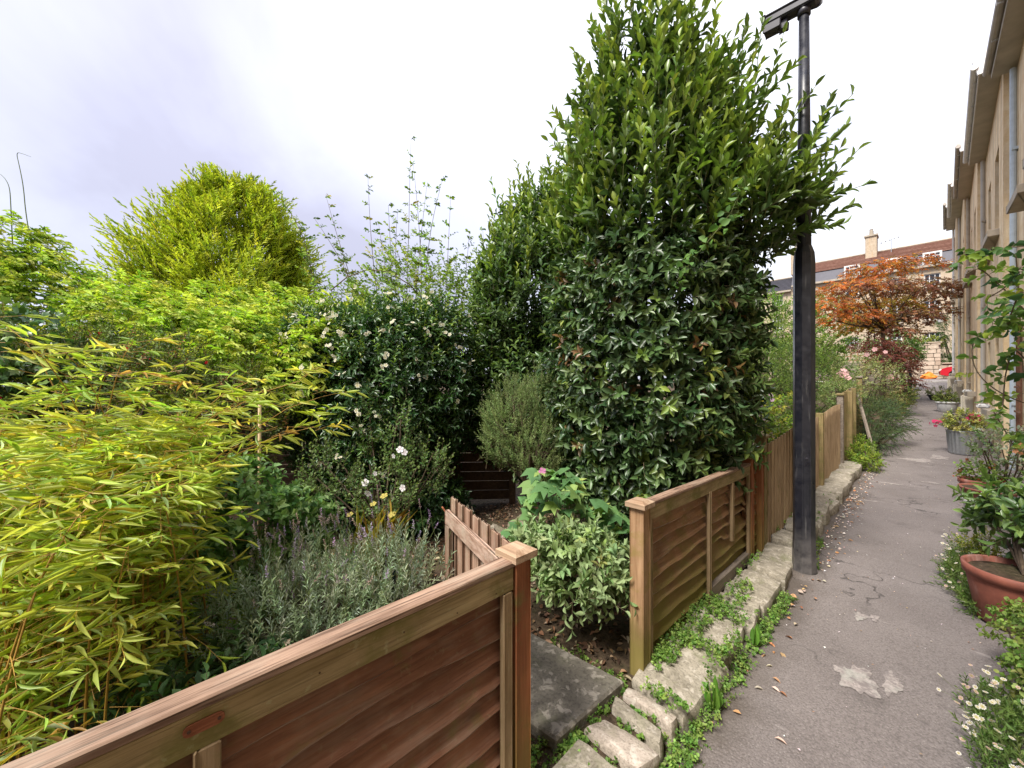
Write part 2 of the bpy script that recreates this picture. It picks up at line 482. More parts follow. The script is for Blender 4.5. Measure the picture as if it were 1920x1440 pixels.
# ------------------------------------------------------------------ foliage
def tmpl(widths, curve=0.12, fold=0.22, wav=0.0):
    """leaf outline: half-width at even stations from stalk to tip, folded along the midrib"""
    k = len(widths); V = [(0, 0, 0)]; F = []
    rows = []
    for i, w in enumerate(widths):
        y = (i + 1) / (k + 1)
        z = -curve * (y ** 2) * 1.0
        b = len(V)
        V += [(-w, y, z + fold * w + wav * math.sin(9 * y)), (0, y, z), (w, y, z + fold * w - wav * math.sin(9 * y))]
        rows.append(b)
    V.append((0, 1, -curve)); tip = len(V) - 1
    F += [(0, rows[0] + 1, rows[0]), (0, rows[0] + 2, rows[0] + 1)]
    for a, b in zip(rows, rows[1:]):
        F += [(a, a + 1, b + 1), (a, b + 1, b), (a + 1, a + 2, b + 2), (a + 1, b + 2, b + 1)]
    a = rows[-1]
    F += [(a, a + 1, tip), (a + 1, a + 2, tip)]
    return np.array(V, float), np.array(F, int)
T_BAY = tmpl([.36, .5, .36], .16, .35)
T_LANCE = tmpl([.44, .5, .26], .06, .18)
T_BLADE = tmpl([.42, .5, .46, .32], .55, .5)
T_OVAL = tmpl([.46, .42], .18, .4)
T_DIA = (np.array([(0, 0, 0), (-.5, .45, .12), (.5, .45, .12), (0, 1, -.08)], float), np.array([(0, 3, 1), (0, 2, 3)]))
def lobed(n=5, depth=.45):
    pts = []
    for i in range(n):
        a = -2.2 + 4.4 * i / (n - 1)
        l = .62 if i in (0, n - 1) else (.8 if i in (1, n - 2) else 1.0)
        pts.append((math.sin(a) * l * .62, .35 + math.cos(a) * l * .62, -.10 * l))
        if i < n - 1:
            am = a + 2.2 / (n - 1)
            pts.append((math.sin(am) * l * depth * .8, .35 + math.cos(am) * l * depth * .8, .05))
    V = [(0, 0.22, 0.0)] + pts
    F = [(0, i + 1, i) for i in range(1, len(pts))] + [(0, 1, len(pts))]
    return np.array(V, float), np.array(F, int)
T_LOBED = lobed()
def star(n=5, inner=.28, cup=.1):
    V = [(0, 0, 0)]; F = []
    for i in range(n):
        a = 2 * math.pi * i / n
        for da, r in ((-.42, .42), (0.0, .5), (.42, .42)):
            V.append((math.cos(a + da * 6.28 / n) * r, math.sin(a + da * 6.28 / n) * r, cup * r))
        b = 1 + i * 3
        F += [(0, b, b + 1), (0, b + 1, b + 2)]
    return np.array(V, float), np.array(F, int)
T_STAR = star(5)
T_DAISY = star(9, cup=.05)
T_DISC = (np.array([(.5 * math.cos(a), .5 * math.sin(a), .03) for a in np.arange(8) * math.pi / 4]), np.array([(0, 1, 2), (0, 2, 3), (0, 3, 4), (0, 4, 5), (0, 5, 6), (0, 6, 7)]))

def jitter(rng, base, n, v=.25, h=.12):
    c = np.repeat(np.array([base], float), n, 0)
    c *= 1 + rng.uniform(-v, v, (n, 1))
    c *= 1 + rng.uniform(-h, h, (n, 3))
    return np.clip(c, .002, .95)
def palette(rng, n, cols, w=None, v=.22, h=.10):
    cols = np.array(cols, float); w = np.ones(len(cols)) if w is None else np.array(w, float)
    i = rng.choice(len(cols), n, p=w / w.sum())
    c = cols[i] * (1 + rng.uniform(-v, v, (n, 1))) * (1 + rng.uniform(-h, h, (n, 3)))
    return np.clip(c, .002, .95)

class Leaves:
    def __init__(s): s.P = []; s.D = []; s.N = []; s.L = []; s.W = []; s.C = []
    def add(s, P, D, N, L, W, C):
        n = len(P); f = lambda a: np.broadcast_to(np.asarray(a, float), (n,)).copy()
        s.P.append(P); s.D.append(D); s.N.append(N); s.L.append(f(L)); s.W.append(f(W)); s.C.append(np.broadcast_to(C, (n, 3)).copy())
    def cat(s):
        return [np.concatenate(a) for a in (s.P, s.D, s.N, s.L, s.W, s.C)]
    def frames(s, D, N):
        D = norm(D); N = N - D * np.sum(N * D, 1, keepdims=True); N = norm(N)
        return D, N, np.cross(D, N)
    def build(s, parent, mat, T=T_BAY, name='foliage', single=0, single_name='leaf', shades=8):
        P, D, N, L, W, C = s.cat()
        D, N, S = s.frames(D, N)
        V, F = T
        keep = np.ones(len(P), bool)
        if single > 0:
            mid = P + D * L[:, None] * .5
            rel = mid - CAM; d = rel @ FW; x = rel @ RT
            ok = d > .3
            px = 960 + FPX * x / np.maximum(d, .3); py = 720 - FPX * rel[:, 2] / np.maximum(d, .3)
            ok &= (px > 0) & (px < 1920) & (py > 0) & (py < 1440)
            cell = (px // 14).astype(int) + 1000 * (py // 14).astype(int)
            order = np.lexsort((d, cell))
            first = np.ones(len(order), bool); first[1:] = cell[order][1:] != cell[order][:-1]
            cand = order[first]; cand = cand[ok[cand]]
            face = np.abs(np.sum(N[cand] * norm(rel[cand]), 1)) + .15
            sel = cand[np.argsort(-(L[cand] * W[cand]) ** .5 * face / d[cand])][:single]
            keep[sel] = False
            lum = C[sel].sum(1); order2 = np.argsort(lum); groups = np.array_split(order2, shades)
            base = Vector((0, 0, 0)); p_ = parent
            while p_ is not None: base += p_.location; p_ = p_.parent
            for g in groups:
                if len(g) == 0: continue
                me = bpy.data.meshes.new(single_name)
                me.from_pydata([tuple(v) for v in V], [], [tuple(int(i) for i in f) for f in F])
                ca = me.color_attributes.new('Col', 'FLOAT_COLOR', 'POINT')
                c = np.ones((len(V), 4), np.float32); c[:, :3] = C[sel[g]].mean(0); ca.data.foreach_set('color', c.ravel())
                me.polygons.foreach_set('use_smooth', np.ones(len(me.polygons), bool))
                me.materials.append(mat)
                for i in sel[g]:
                    o = bpy.data.objects.new(single_name, me); COL.objects.link(o); o.parent = parent
                    m = Matrix.Identity(4)
                    a, b, c_ = S[i] * W[i], D[i] * L[i], N[i] * L[i]
                    for r in range(3):
                        m[r][0], m[r][1], m[r][2], m[r][3] = a[r], b[r], c_[r], P[i][r] - base[r]
                    o.matrix_local = m
        if keep.any():
            P, D, N, S, L, W, C = P[keep], D[keep], N[keep], S[keep], L[keep], W[keep], C[keep]
            n = len(P); k = len(V)
            X = (P[:, None] + S[:, None] * (V[None, :, 0:1] * W[:, None, None]) + D[:, None] * (V[None, :, 1:2] * L[:, None, None]) + N[:, None] * (V[None, :, 2:3] * L[:, None, None])).reshape(-1, 3)
            FF = (F[None] + (np.arange(n) * k)[:, None, None]).reshape(-1, 3)
            return mesh(name, X, FF, mat, parent, True, 'stuff', np.repeat(C, k, 0))

class Stems:
    def __init__(s): s.A = []; s.B = []; s.ra = []; s.rb = []
    def add(s, A, B, ra, rb):
        n = len(A); s.A.append(A); s.B.append(B); s.ra.append(np.broadcast_to(ra, (n,)).astype(float)); s.rb.append(np.broadcast_to(rb, (n,)).astype(float))
    def build(s, parent, mat, name='twigs', n=4):
        if not s.A: return
        A, B, ra, rb = (np.concatenate(q) for q in (s.A, s.B, s.ra, s.rb))
        T = norm(B - A); h = np.where(np.abs(T[:, 2:3]) > .9, np.array([[1., 0, 0]]), np.array([[0, 0, 1.]]))
        U = norm(np.cross(T, h)); W = np.cross(T, U)
        ph = np.arange(n) * 2 * math.pi / n
        ring = U[:, None] * np.cos(ph)[None, :, None] + W[:, None] * np.sin(ph)[None, :, None]
        X = np.concatenate([A[:, None] + ring * ra[:, None, None], B[:, None] + ring * rb[:, None, None]], 1).reshape(-1, 3)
        q = np.array([(j, (j + 1) % n, n + (j + 1) % n, n + j) for j in range(n)])
        F = (q[None] + (np.arange(len(A)) * 2 * n)[:, None, None]).reshape(-1, 4)
        return mesh(name, X, F, mat, parent, True, 'stuff')

GOLD = 2.39996
def sprigs(rng, lv, st, B, D, L, n, ll, lw, col, young=None, spread=58, droop=.15, phyl='spiral', t0=.12, tipscale=.7, r=.0022, up=.6, young_frac=.35, sag=0.0, segs=2, size_jit=.25):
    """leafy shoots: bases B, directions D, lengths L, n leaves each"""
    M = len(B); D = norm(D); L = np.broadcast_to(np.asarray(L, float), (M,))
    t = (t0 + (1 - t0) * (np.arange(n) + .5) / n)[None, :] + rng.uniform(-.3, .3, (M, n)) / n
    t = np.clip(t, 0, 1)
    def axis(tt): return B[:, None] + D[:, None] * (L[:, None] * tt)[..., None] - UP * (droop * L[:, None] * tt ** 2)[..., None]
    P = axis(t)
    tan = norm(D[:, None] - UP * (2 * droop * t)[..., None])
    u = norm(np.cross(tan, np.array([.13, .21, 1.0]))); v = np.cross(tan, u)
    ph0 = rng.uniform(0, 6.28, (M, 1))
    j = np.arange(n)[None, :]
    if phyl == 'spiral': phi = ph0 + j * GOLD
    elif phyl == 'opp': phi = ph0 + (j % 2) * math.pi + (j // 2) * (math.pi / 2)
    else: phi = (j % 2) * math.pi + rng.normal(0, .25, (M, n))
    phi = phi + rng.normal(0, .25, (M, n))
    rad = u * np.cos(phi)[..., None] + v * np.sin(phi)[..., None]
    ang = np.radians(spread) * (1.1 - .55 * t) + rng.normal(0, .18, (M, n))
    ld = tan * np.cos(ang)[..., None] + rad * np.sin(ang)[..., None] - UP * sag
    nn = tan * np.sin(ang)[..., None] - rad * np.cos(ang)[..., None] + UP * up + rng.normal(0, .22, (M, n, 3))
    s = (1 - (1 - tipscale) * t ** 2) * rng.uniform(1 - size_jit, 1 + size_jit, (M, n))
    C = np.repeat(col[:, None], n, 1) * (1 + rng.uniform(-.16, .16, (M, n, 1)))
    if young is not None:
        k = np.clip((t - (1 - young_frac)) / young_frac, 0, 1)[..., None] * rng.uniform(.2, 1, (M, 1, 1))
        C = C * (1 - k) + np.asarray(young) * k
    lv.add(P.reshape(-1, 3), ld.reshape(-1, 3), nn.reshape(-1, 3), (ll * s).ravel(), (lw * s).ravel(), C.reshape(-1, 3))
    if st is not None:
        for a in range(segs):
            A0 = axis(np.full((M, 1), a / segs))[:, 0]; A1 = axis(np.full((M, 1), (a + 1) / segs))[:, 0]
            st.add(A0, A1, r * (1 - .5 * a / segs), r * (1 - .5 * (a + 1) / segs))
    return axis

def blob_pts(rng, blobs, M, rmin=.72, lump=.10, back=-.35, zmin=None, p=2.0, cull=.62):
    """points near the surface of a union of (super)ellipsoids, with outward normals"""
    C = np.array([b[0] for b in blobs], float); Rr = np.array([b[1] for b in blobs], float)
    ar = (Rr[:, 0] * Rr[:, 1] + Rr[:, 0] * Rr[:, 2] + Rr[:, 1] * Rr[:, 2]); got = []; gn = []; tot = 0
    ks = rng.normal(0, 3.2, (6, 3)); ps = rng.uniform(0, 6.28, 6)
    for _ in range(30):
        m = int(M * 1.6) + 50
        i = rng.choice(len(C), m, p=ar / ar.sum())
        d = norm(rng.normal(0, 1, (m, 3)))
        q = d / (np.sum(np.abs(d) ** p, 1, keepdims=True) ** (1 / p))
        lu = 1 + lump * np.sin(d @ ks.T + ps).sum(1) / 2.2
        f = rng.uniform(rmin ** 2, 1, m) ** .5 * lu
        P = C[i] + q * Rr[i] * f[:, None]
        N = norm(np.sign(q) * np.abs(q) ** (p - 1) / Rr[i])
        ok = (np.sum(N * norm(CAM - P), 1) > back) | (rng.uniform(0, 1, m) < .12)
        if zmin is not None: ok &= P[:, 2] > zmin
        for k in range(len(C)):
            e_ = (np.sum(np.abs((P - C[k]) / Rr[k]) ** p, 1)) ** (1 / p)
            ok &= ~((e_ < cull) & (i != k))
        got.append(P[ok]); gn.append(N[ok]); tot += ok.sum()
        if tot >= M: break
    return np.concatenate(got)[:M], np.concatenate(gn)[:M]

def limbs(rng, st, root, tips, r0=.03, r1=.004, bend=.15, segs=4):
    """branches from a root to the given tips"""
    root = np.asarray(root, float); n = len(tips)
    mid = root + (tips - root) * .5 + rng.normal(0, bend, (n, 3)) * np.linalg.norm(tips - root, axis=1, keepdims=True) * .5
    mid[:, 2] = np.maximum(mid[:, 2], root[2] + .02)
    prev = np.repeat(root[None], n, 0)
    for k in range(segs):
        a = (k + 1) / segs
        nx = root * (1 - a) ** 2 + mid * 2 * a * (1 - a) + tips * a * a
        st.add(prev, nx, r0 + (r1 - r0) * k / segs, r0 + (r1 - r0) * (k + 1) / segs); prev = nx

def flowers(rng, parent, P, N, size, T, col, mat, name='flower', single=True, eye=None):
    """single flowers as parts, sharing one mesh"""
    V, F = T
    base = parent.location
    me = bpy.data.meshes.new(name); me.from_pydata([tuple(v) for v in V], [], [tuple(int(i) for i in f) for f in F])
    ca = me.color_attributes.new('Col', 'FLOAT_COLOR', 'POINT')
    c = np.ones((len(V), 4), np.float32); c[:, :3] = col
    if eye is not None: c[0, :3] = eye
    ca.data.foreach_set('color', c.ravel()); me.materials.append(mat)
    for i in range(len(P)):
        o = bpy.data.objects.new(name, me); COL.objects.link(o); o.parent = parent
        q = Vector(tuple(N[i])).to_track_quat('Z', 'Y')
        s = size * rng.uniform(.75, 1.2)
        o.matrix_local = Matrix.LocRotScale(Vector(tuple(P[i])) - base, q @ Matrix.Rotation(rng.uniform(0, 6.28), 4, 'Z').to_quaternion(), (s, s, s))

def shrub(name, label, cat, base, blobs, M, n, ll, lw, cols, w=None, young=None, mat=None, T=T_OVAL, L=.2, seed=1, spread=58, droop=.15, up=.5, out=.8, upd=.45, rand=.35, single=0, rmin=.72, lump=.10, back=-.35, p=2.0, phyl='spiral', twig=None, limb=10, zmin=None, group=None, r=.002, sag=0.0, yf=.35, trunk_r=.03, Lj=.35):
    rng = np.random.default_rng(seed)
    o = thing(name, label, cat, base, group)
    lv, st, tr = Leaves(), Stems(), Stems()
    P, N = blob_pts(rng, blobs, M, rmin, lump, back, zmin, p)
    D = N * out + UP * upd + rng.normal(0, rand, P.shape)
    LL = L * rng.uniform(1 - Lj, 1 + Lj, len(P))
    col = palette(rng, len(P), cols, w)
    sprigs(rng, lv, st, P - norm(D) * (LL * .5)[:, None], D, LL, n, ll, lw, col, young, spread, droop, phyl, up=up, r=r, sag=sag, young_frac=yf)
    lv.build(o, mat or L_SOFT, T, single=single)
    st.build(o, twig or M_TWIG, 'twigs', 3)
    if limb:
        k = rng.choice(len(P), min(limb, len(P)), replace=False)
        limbs(rng, tr, np.array(base) + np.array([0, 0, .0]), P[k] - N[k] * .05, trunk_r, .006)
        tr.build(o, M_BARK, 'branches', 6)
    return o, P, N, rng
# ------------------------------------------------------------------ ground, lane, road
rg = np.random.default_rng(5)
def ground_z(X, Y):
    X = np.asarray(X, float); Y = np.asarray(Y, float)
    k = np.clip((-.76 - X) / .05, 0, 1)
    lump = .014 * np.sin(3.1 * X + 1.7 * Y) + .010 * np.sin(7.3 * Y - 4.1 * X) + .006 * np.sin(17 * X + 13 * Y)
    return rise(Y) - .035 + k * (.083 + lump * .6)
def grid(name, xs, ys, zf, mat, kind='structure'):
    X, Y = np.meshgrid(xs, ys, indexing='ij'); Z = zf(X, Y)
    V = np.stack([X, Y, Z], -1).reshape(-1, 3); nx, ny = X.shape
    i = np.arange(nx - 1)[:, None] * ny + np.arange(ny - 1)[None, :]
    F = np.stack([i, i + ny, i + ny + 1, i + 1], -1).reshape(-1, 4)
    return mesh(name, V, F, mat, None, True, kind)
xs = np.unique(np.concatenate([np.linspace(-300, -12, 14), np.linspace(-12, -3, 24), np.linspace(-3, -.82, 50), np.linspace(-.82, -.74, 9), np.linspace(-.7, 3, 8), np.linspace(6, 300, 14)]))
ys = np.unique(np.concatenate([np.linspace(-300, -6, 14), np.linspace(-6, -2, 10), np.linspace(-2, 6, 110), np.linspace(6, 52, 93), np.linspace(56, 400, 14)]))
grid('ground', xs, ys, ground_z, M_SOIL)
def path_z(X, Y):
    return rise(Y) + .004 * np.sin(5 * X + 2.3 * Y) + .004 * np.sin(2.1 * X - 3.7 * Y) - .012 * np.clip((np.abs(X - .2) - .7) / .3, 0, 1)
path = grid('path', np.linspace(-.735, 1.30, 21), np.linspace(-3, 31.0, 240), path_z, M_ASPHALT)
grid('road', np.linspace(-40, 40, 21), np.linspace(31.02, 44.4, 20), lambda X, Y: rise(Y) + .004, M_ASPHALT)
M_PAVE = plain('paving_pale', (.50, .47, .44), .85, var=.3, vscale=3)
pv = MB(); pv.box((0, 31.5, float(rise(31.5)) + .03), (60, .9, .13), bev=.02)
pv.build('pavement', M_PAVE, None, kind='structure')
# pale worn scars in the asphalt: thin sheets that follow the surface
def scar(px, py, rx, ry, seed, cut=0.0):
    r_ = np.random.default_rng(seed)
    d = EYE * FPX / (py - 720); c = at(px, py, d)
    n = 72; th = np.arange(n) * 2 * math.pi / n
    rr = 1 + .20 * np.sin(3 * th + r_.uniform(0, 6)) + .14 * np.sin(7 * th + r_.uniform(0, 6)) + .06 * np.sin(13 * th + r_.uniform(0, 6)) + r_.normal(0, .022, n)
    X = c[0] + rx * rr * np.cos(th); Y = c[1] + ry * rr * np.sin(th)
    V = [(c[0], c[1], float(path_z(c[0], c[1])) + .005)] + [(x, y, float(path_z(x, y)) + .004) for x, y in zip(X, Y)]
    mesh('worn_patch', V, [(0, 1 + i, 1 + (i + 1) % n) for i in range(n)], M_SCAR, path)
for a in ((1612, 1278, .07, .115, 1), (1672, 1284, .033, .10, 2), (1585, 1262, .045, .05, 9), (1612, 1156, .030, .06, 3), (1640, 1160, .02, .05, 4), (1720, 870, .22, .16, 5), (1660, 905, .2, .05, 6), (1745, 905, .10, .07, 7), (1760, 868, .12, .2, 8)):
    scar(*a)

# ------------------------------------------------------------------ kerb
def stone(name, x0, x1, y0, y1, z0, z1, mat, parent, rng, bev=.02, j=.012, sub=True):
    """a hewn block with rounded, worn arrises and an uneven top"""
    n = 6; c = np.array([(x0 + x1) / 2, (y0 + y1) / 2, (z0 + z1) / 2]); h = np.array([x1 - x0, y1 - y0, z1 - z0]) / 2
    V = []; F = []; g = np.linspace(-1, 1, n)
    for ax in range(3):
        for sgn in (-1, 1):
            b = len(V); u, v = (ax + 1) % 3, (ax + 2) % 3
            for a in g:
                for d in g:
                    p = np.zeros(3); p[ax] = sgn; p[u] = a; p[v] = d; V.append(p)
            for i in range(n - 1):
                for k in range(n - 1):
                    q = (b + i * n + k, b + (i + 1) * n + k, b + (i + 1) * n + k + 1, b + i * n + k + 1)
                    F.append(q if sgn > 0 else q[::-1])
    V = np.array(V) * h; b = min(bev, *(h * .8)); inner = np.clip(V, -(h - b), h - b); d = V - inner
    V = inner + norm(d) * np.minimum(np.linalg.norm(d, axis=1, keepdims=True), b)
    ks = rng.normal(0, 1, (5, 3)) * 16; ps = rng.uniform(0, 6, 5)
    V = V + norm(V / h) * (np.sin(V @ ks.T + ps).sum(1) * j * .16)[:, None]
    sh = rng.uniform(-j, j, 4)
    V[:, 2] += sh[0] * V[:, 0] / h[0] + sh[1] * V[:, 1] / h[1]; V[:, 0] += sh[2] * V[:, 1] / h[1]
    return mesh(name, V + c, F, mat, parent, True)
kerb = bpy.data.objects.new('kerb', None); COL.objects.link(kerb); kerb['kind'] = 'structure'
y = 1.735
lens = [.50, .40, .34, .50, .42, .34, .48, .30, .40, .36, .44, .33, .38, .30, .42, .36, .3, .4, .35, .38]
for i, l in enumerate(lens):
    if y > 9.3: break
    h = .082 + .05 * min(1, max(0, (y - 3.6) / 2)) + rg.uniform(-.012, .012)
    w = .27 + rg.uniform(-.015, .02)
    stone('kerb_stone', -.70 - w, -.70 + rg.uniform(-.02, .015), y, y + l - .012, -.06 + float(rise(y)), h + float(rise(y)), M_KERB, kerb, rg, .03, .026)
    y += l
stone('kerb_stone', -.97, -.70, .55, 1.30, -.06, .09, M_KERB, kerb, rg, .02, .015)
for (y0, y1, x1, m_) in ((1.35, 1.495, -.725, M_COBBLE), (1.53, 1.615, -.745, M_KERB), (1.64, 1.722, -.735, M_COBBLE)):
    stone('cobble', -.985, x1, y0, y1, -.05, .083 + rg.uniform(-.008, .006), m_, kerb, rg, .022, .016)
slab = MB(); sp_ = np.array([(-1.60, 1.16), (-1.3, 1.18), (-1.02, 1.215), (-1.01, 1.45), (-.995, 1.695), (-1.30, 1.66), (-1.57, 1.63), (-1.59, 1.4)]); sc_ = sp_.mean(0); n_ = len(sp_)
V = [(*p, .0) for p in sp_] + [(*p, .090) for p in sp_] + [(*(sc_ + (p - sc_) * .965), .100) for p in sp_]
slab.add(V, [(i, (i + 1) % n_, n_ + (i + 1) % n_, n_ + i) for i in range(n_)] + [(n_ + i, n_ + (i + 1) % n_, 2 * n_ + (i + 1) % n_, 2 * n_ + i) for i in range(n_)] + [tuple(range(2 * n_, 3 * n_))])
tag(slab.build('stone_slab', M_SLAB), 'large flat grey stone slab with lichen lying inside the gate', 'paving slab')

# ------------------------------------------------------------------ fences of overlapping boards
def plank(name, X, y0, y1, zb, h, mat, parent, rng, amp=.010, n=16, tilt=.050, t=.014, zslope=0.0, chip=None):
    """waney edged board: straight top edge hidden by the board above, wavy lower edge standing proud"""
    ys_ = np.linspace(y0, y1, n)
    f1, f2, p1, p2 = rng.uniform(3, 6), rng.uniform(8, 14), rng.uniform(0, 6, 1)[0], rng.uniform(0, 6, 1)[0]
    e_ = amp * (np.sin(f1 * ys_ + p1) + .5 * np.sin(f2 * ys_ + p2)) + rng.normal(0, amp * .12, n)
    if chip is not None: e_ = e_ + np.where((ys_ > chip[0]) & (ys_ < chip[1]), chip[2], 0)
    zz = zb + zslope * (ys_ - y0)
    V = []
    for q, zb_, ee in zip(ys_, zz, e_):
        w_ = .006 + .003 * math.sin(11 * q + p1)
        V += [(X - t, q, zb_ + h), (X, q, zb_ + h), (X + tilt, q, zb_ + ee + w_), (X + tilt - .004, q, zb_ + ee), (X + tilt - t, q, zb_ + ee)]
    F = [(i * 5 + j, i * 5 + (j + 1) % 5, i * 5 + 5 + (j + 1) % 5, i * 5 + 5 + j) for i in range(n - 1) for j in range(5)]
    F += [(4, 3, 2, 1, 0), tuple(range(5 * n - 5, 5 * n))]
    o = mesh(name, V, F, mat, parent)
    o.data.materials.append(M_RAILTOP)                  # bare worn lower edge, paler: its lit line is put into the colour
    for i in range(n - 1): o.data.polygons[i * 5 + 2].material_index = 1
    return o
def post(parent, x, y, z1, mat, capmat, w=.075, z0=-.1, cap=True, over=.016, peak=.014):
    m = MB(); m.box((x, y, (z0 + z1 - .03) / 2), (w, w, z1 - .03 - z0), bev=.004)
    p_ = m.build('post', mat, parent)
    if cap:
        c = MB(); s = w / 2 + over
        c.add([(x - s, y - s, z1 - .03), (x + s, y - s, z1 - .03), (x + s, y + s, z1 - .03), (x - s, y + s, z1 - .03),
               (x - s, y - s, z1 - .006), (x + s, y - s, z1 - .006), (x + s, y + s, z1 - .006), (x - s, y + s, z1 - .006),
               (x - s * .55, y - s * .55, z1 + peak - .008), (x + s * .55, y - s * .55, z1 + peak - .008), (x + s * .55, y + s * .55, z1 + peak - .008), (x - s * .55, y + s * .55, z1 + peak - .008)],
              [(3, 2, 1, 0), (0, 1, 5, 4), (1, 2, 6, 5), (2, 3, 7, 6), (3, 0, 4, 7), (4, 5, 9, 8), (5, 6, 10, 9), (6, 7, 11, 10), (7, 4, 8, 11), (8, 9, 10, 11)])
        c.build('cap', capmat, p_)
    return p_
def rail(parent, name, x0, x1, y0, y1, za, zb, h, mat, bev=.004):
    """a bar along the fence whose top runs from za to zb"""
    n = 8; V = []; ys_ = np.linspace(y0, y1, n)
    for q in ys_:
        z = za + (zb - za) * (q - y0) / (y1 - y0) + .0012 * math.sin(9 * q)
        V += [(x0 + bev, q, z), (x1 - bev, q, z), (x1, q, z - bev), (x1, q, z - h), (x0, q, z - h), (x0, q, z - bev)]
    F = [(i * 6 + j, i * 6 + (j + 1) % 6, i * 6 + 6 + (j + 1) % 6, i * 6 + 6 + j) for i in range(n - 1) for j in range(6)]
    F += [tuple(range(5, -1, -1)), tuple(range(6 * n - 6, 6 * n))]
    return mesh(name, V, F, mat, parent)

FX = -1.018
f1 = thing('garden_fence', 'reddish brown overlapping board fence with small rusty plate, beside the bamboo', 'fence', (FX, .98, 0))
post(f1, FX, .985, .950, M_POST, M_CAP, w=.078)
rail(f1, 'top_rail', FX - .026, FX + .036, -1.35, .944, .918, .924, .019, M_RAILTOP)
rail(f1, 'face_rail', FX + .012, FX + .030, -1.35, .940, .897, .903, .080, M_RAIL)
rail(f1, 'back_rail', FX - .028, FX - .006, -1.35, .940, .897, .903, .060, M_RAIL)
for yb in (-.72, .088, .912):
    m = MB(); m.box((FX + .0235, yb, .41), (.024, .045 if yb < .5 else .042, .82), bev=.003); m.build('batten', M_BATTEN, f1)
for i in range(9):
    zb = .757 - i * .092
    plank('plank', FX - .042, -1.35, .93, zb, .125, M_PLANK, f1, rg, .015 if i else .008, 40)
pl = MB()
th = np.linspace(-math.pi / 2, math.pi / 2, 7)
prof = [(.022 + .0115 * math.cos(a), .0115 * math.sin(a)) for a in th] + [(-.022 - .0115 * math.cos(a), -.0115 * math.sin(a)) for a in th]
V = [(FX + .0302, .083 + a, .868 + b) for a, b in prof] + [(FX + .0345, .083 + a, .868 + b) for a, b in prof]
k = len(prof)
pl.add(V, [tuple(range(k - 1, -1, -1)), tuple(range(k, 2 * k))] + [(i, (i + 1) % k, k + (i + 1) % k, k + i) for i in range(k)])
plate = pl.build('plate', M_RUST, f1)
for dy in (-.024, .024):
    m = MB(); m.tube([(FX + .0345, .083 + dy, .868), (FX + .0362, .083 + dy, .868)], .0032, 10); m.build('screw', M_SCREW, plate)
for yy in (.30, .52, .70, .86):
    m = MB(); m.tube([(FX + .0299, yy, .858 - .02 * (yy > .6)), (FX + .0308, yy, .858 - .02 * (yy > .6))], .0024, 8); m.build('nail', M_SCREW, f1)

F2 = -1.0
f2 = thing('garden_fence', 'greenish brown overlapping board fence with split boards, beside the lamp post', 'fence', (F2, 1.9, 0))
post(f2, F2, 1.862, .945, M_POST2, M_CAP, w=.078)
rail(f2, 'top_rail', F2 - .026, F2 + .032, 1.905, 3.655, .930, .888, .018, M_RAILTOP)
rail(f2, 'face_rail', F2 + .004, F2 + .027, 1.905, 3.655, .910, .868, .075, M_RAIL)
for yb, z0, z1 in ((2.76, .06, .825), (3.22, .36, .80), (3.625, .1, .80), (1.925, .1, .84)):
    m = MB(); m.box((F2 + .0215, yb, (z0 + z1) / 2), (.022, .036, z1 - z0), bev=.003); m.build('batten', M_BATTEN, f2)
for i in range(9):
    zb = .765 - i * .088
    ch = {1: (2.95, 3.12, .02), 2: (3.28, 3.56, .045), 3: (3.26, 3.6, .055), 4: (2.85, 3.1, .03)}.get(i)
    hh = .115 if i not in (3, 4) else .083
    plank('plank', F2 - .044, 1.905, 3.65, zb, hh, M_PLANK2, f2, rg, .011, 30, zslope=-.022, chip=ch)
rail(f2, 'gravel_board', F2 - .02, F2 + .030, 2.8, 3.66, .165, .15, .09, M_GREYWOOD)
post(f2, F2, 3.70, .955, M_POST, M_PICKET2, w=.075)
rail(f2, 'face_rail', F2 - .02, F2 + .02, 3.74, 3.93, .90, .90, .07, M_RAIL)
for i in range(8):
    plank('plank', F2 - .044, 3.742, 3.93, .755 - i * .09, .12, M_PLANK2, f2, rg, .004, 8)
post(f2, F2 + .005, 3.975, 1.0, M_POST, M_PICKET2, w=.075)
fs = thing('side_fence', 'low dark board fence running from the lane fence into the laurel', 'fence', (-1.05, 3.86, 0))
rail_s = MB(); rail_s.box((-1.55, 3.86, .945), (.96, .07, .02), bev=.003); rail_s.build('top_rail', M_PICKET2, fs)
for i in range(7):
    m = MB(); m.box((-1.55, 3.86, .86 - i * .11), (.95, .02, .105), bev=.003); m.build('plank', M_DARKWOOD, fs)

# picket fence up the lane
pf = thing('picket_fence', 'pale wooden picket fence with square posts behind the lamp post', 'fence', (F2, 4.1, 0))
pz = lambda q: 1.02 + .040 * (q - 4.1) + float(rise(q)) * .4
post(pf, F2 - .01, 4.12, 1.085, M_PICKET2, M_PICKET2, w=.085)
yy = 4.23; pickv = []
while yy < 8.9:
    if min(abs(yy - q) for q in (6.9, 8.95)) > .07:
        t_ = pz(yy) - .05 * (.5 + .5 * math.cos((yy - 4.2) / 2.65 * 2 * math.pi)) * .6
        m = MB(); b_ = float(ground_z(-1.0, yy)) + .02
        m.box((F2 + .028, yy, (b_ + t_) / 2), (.018, .072, t_ - b_), bev=.004); m.build('picket', M_PICKET, pf)
    yy += .125
for z in (.30, .80):
    rail(pf, 'rail', F2 - .02, F2 + .016, 4.17, 8.9, z + .1, z + .29, .07, M_PICKET)
for q, hh in ((6.9, 1.17), (8.95, 1.38)):
    post(pf, F2 + .03, q, hh, M_PICKET2 if q < 8 else M_GREYWOOD, M_PICKET2, w=.09, cap=q > 8, z0=0)
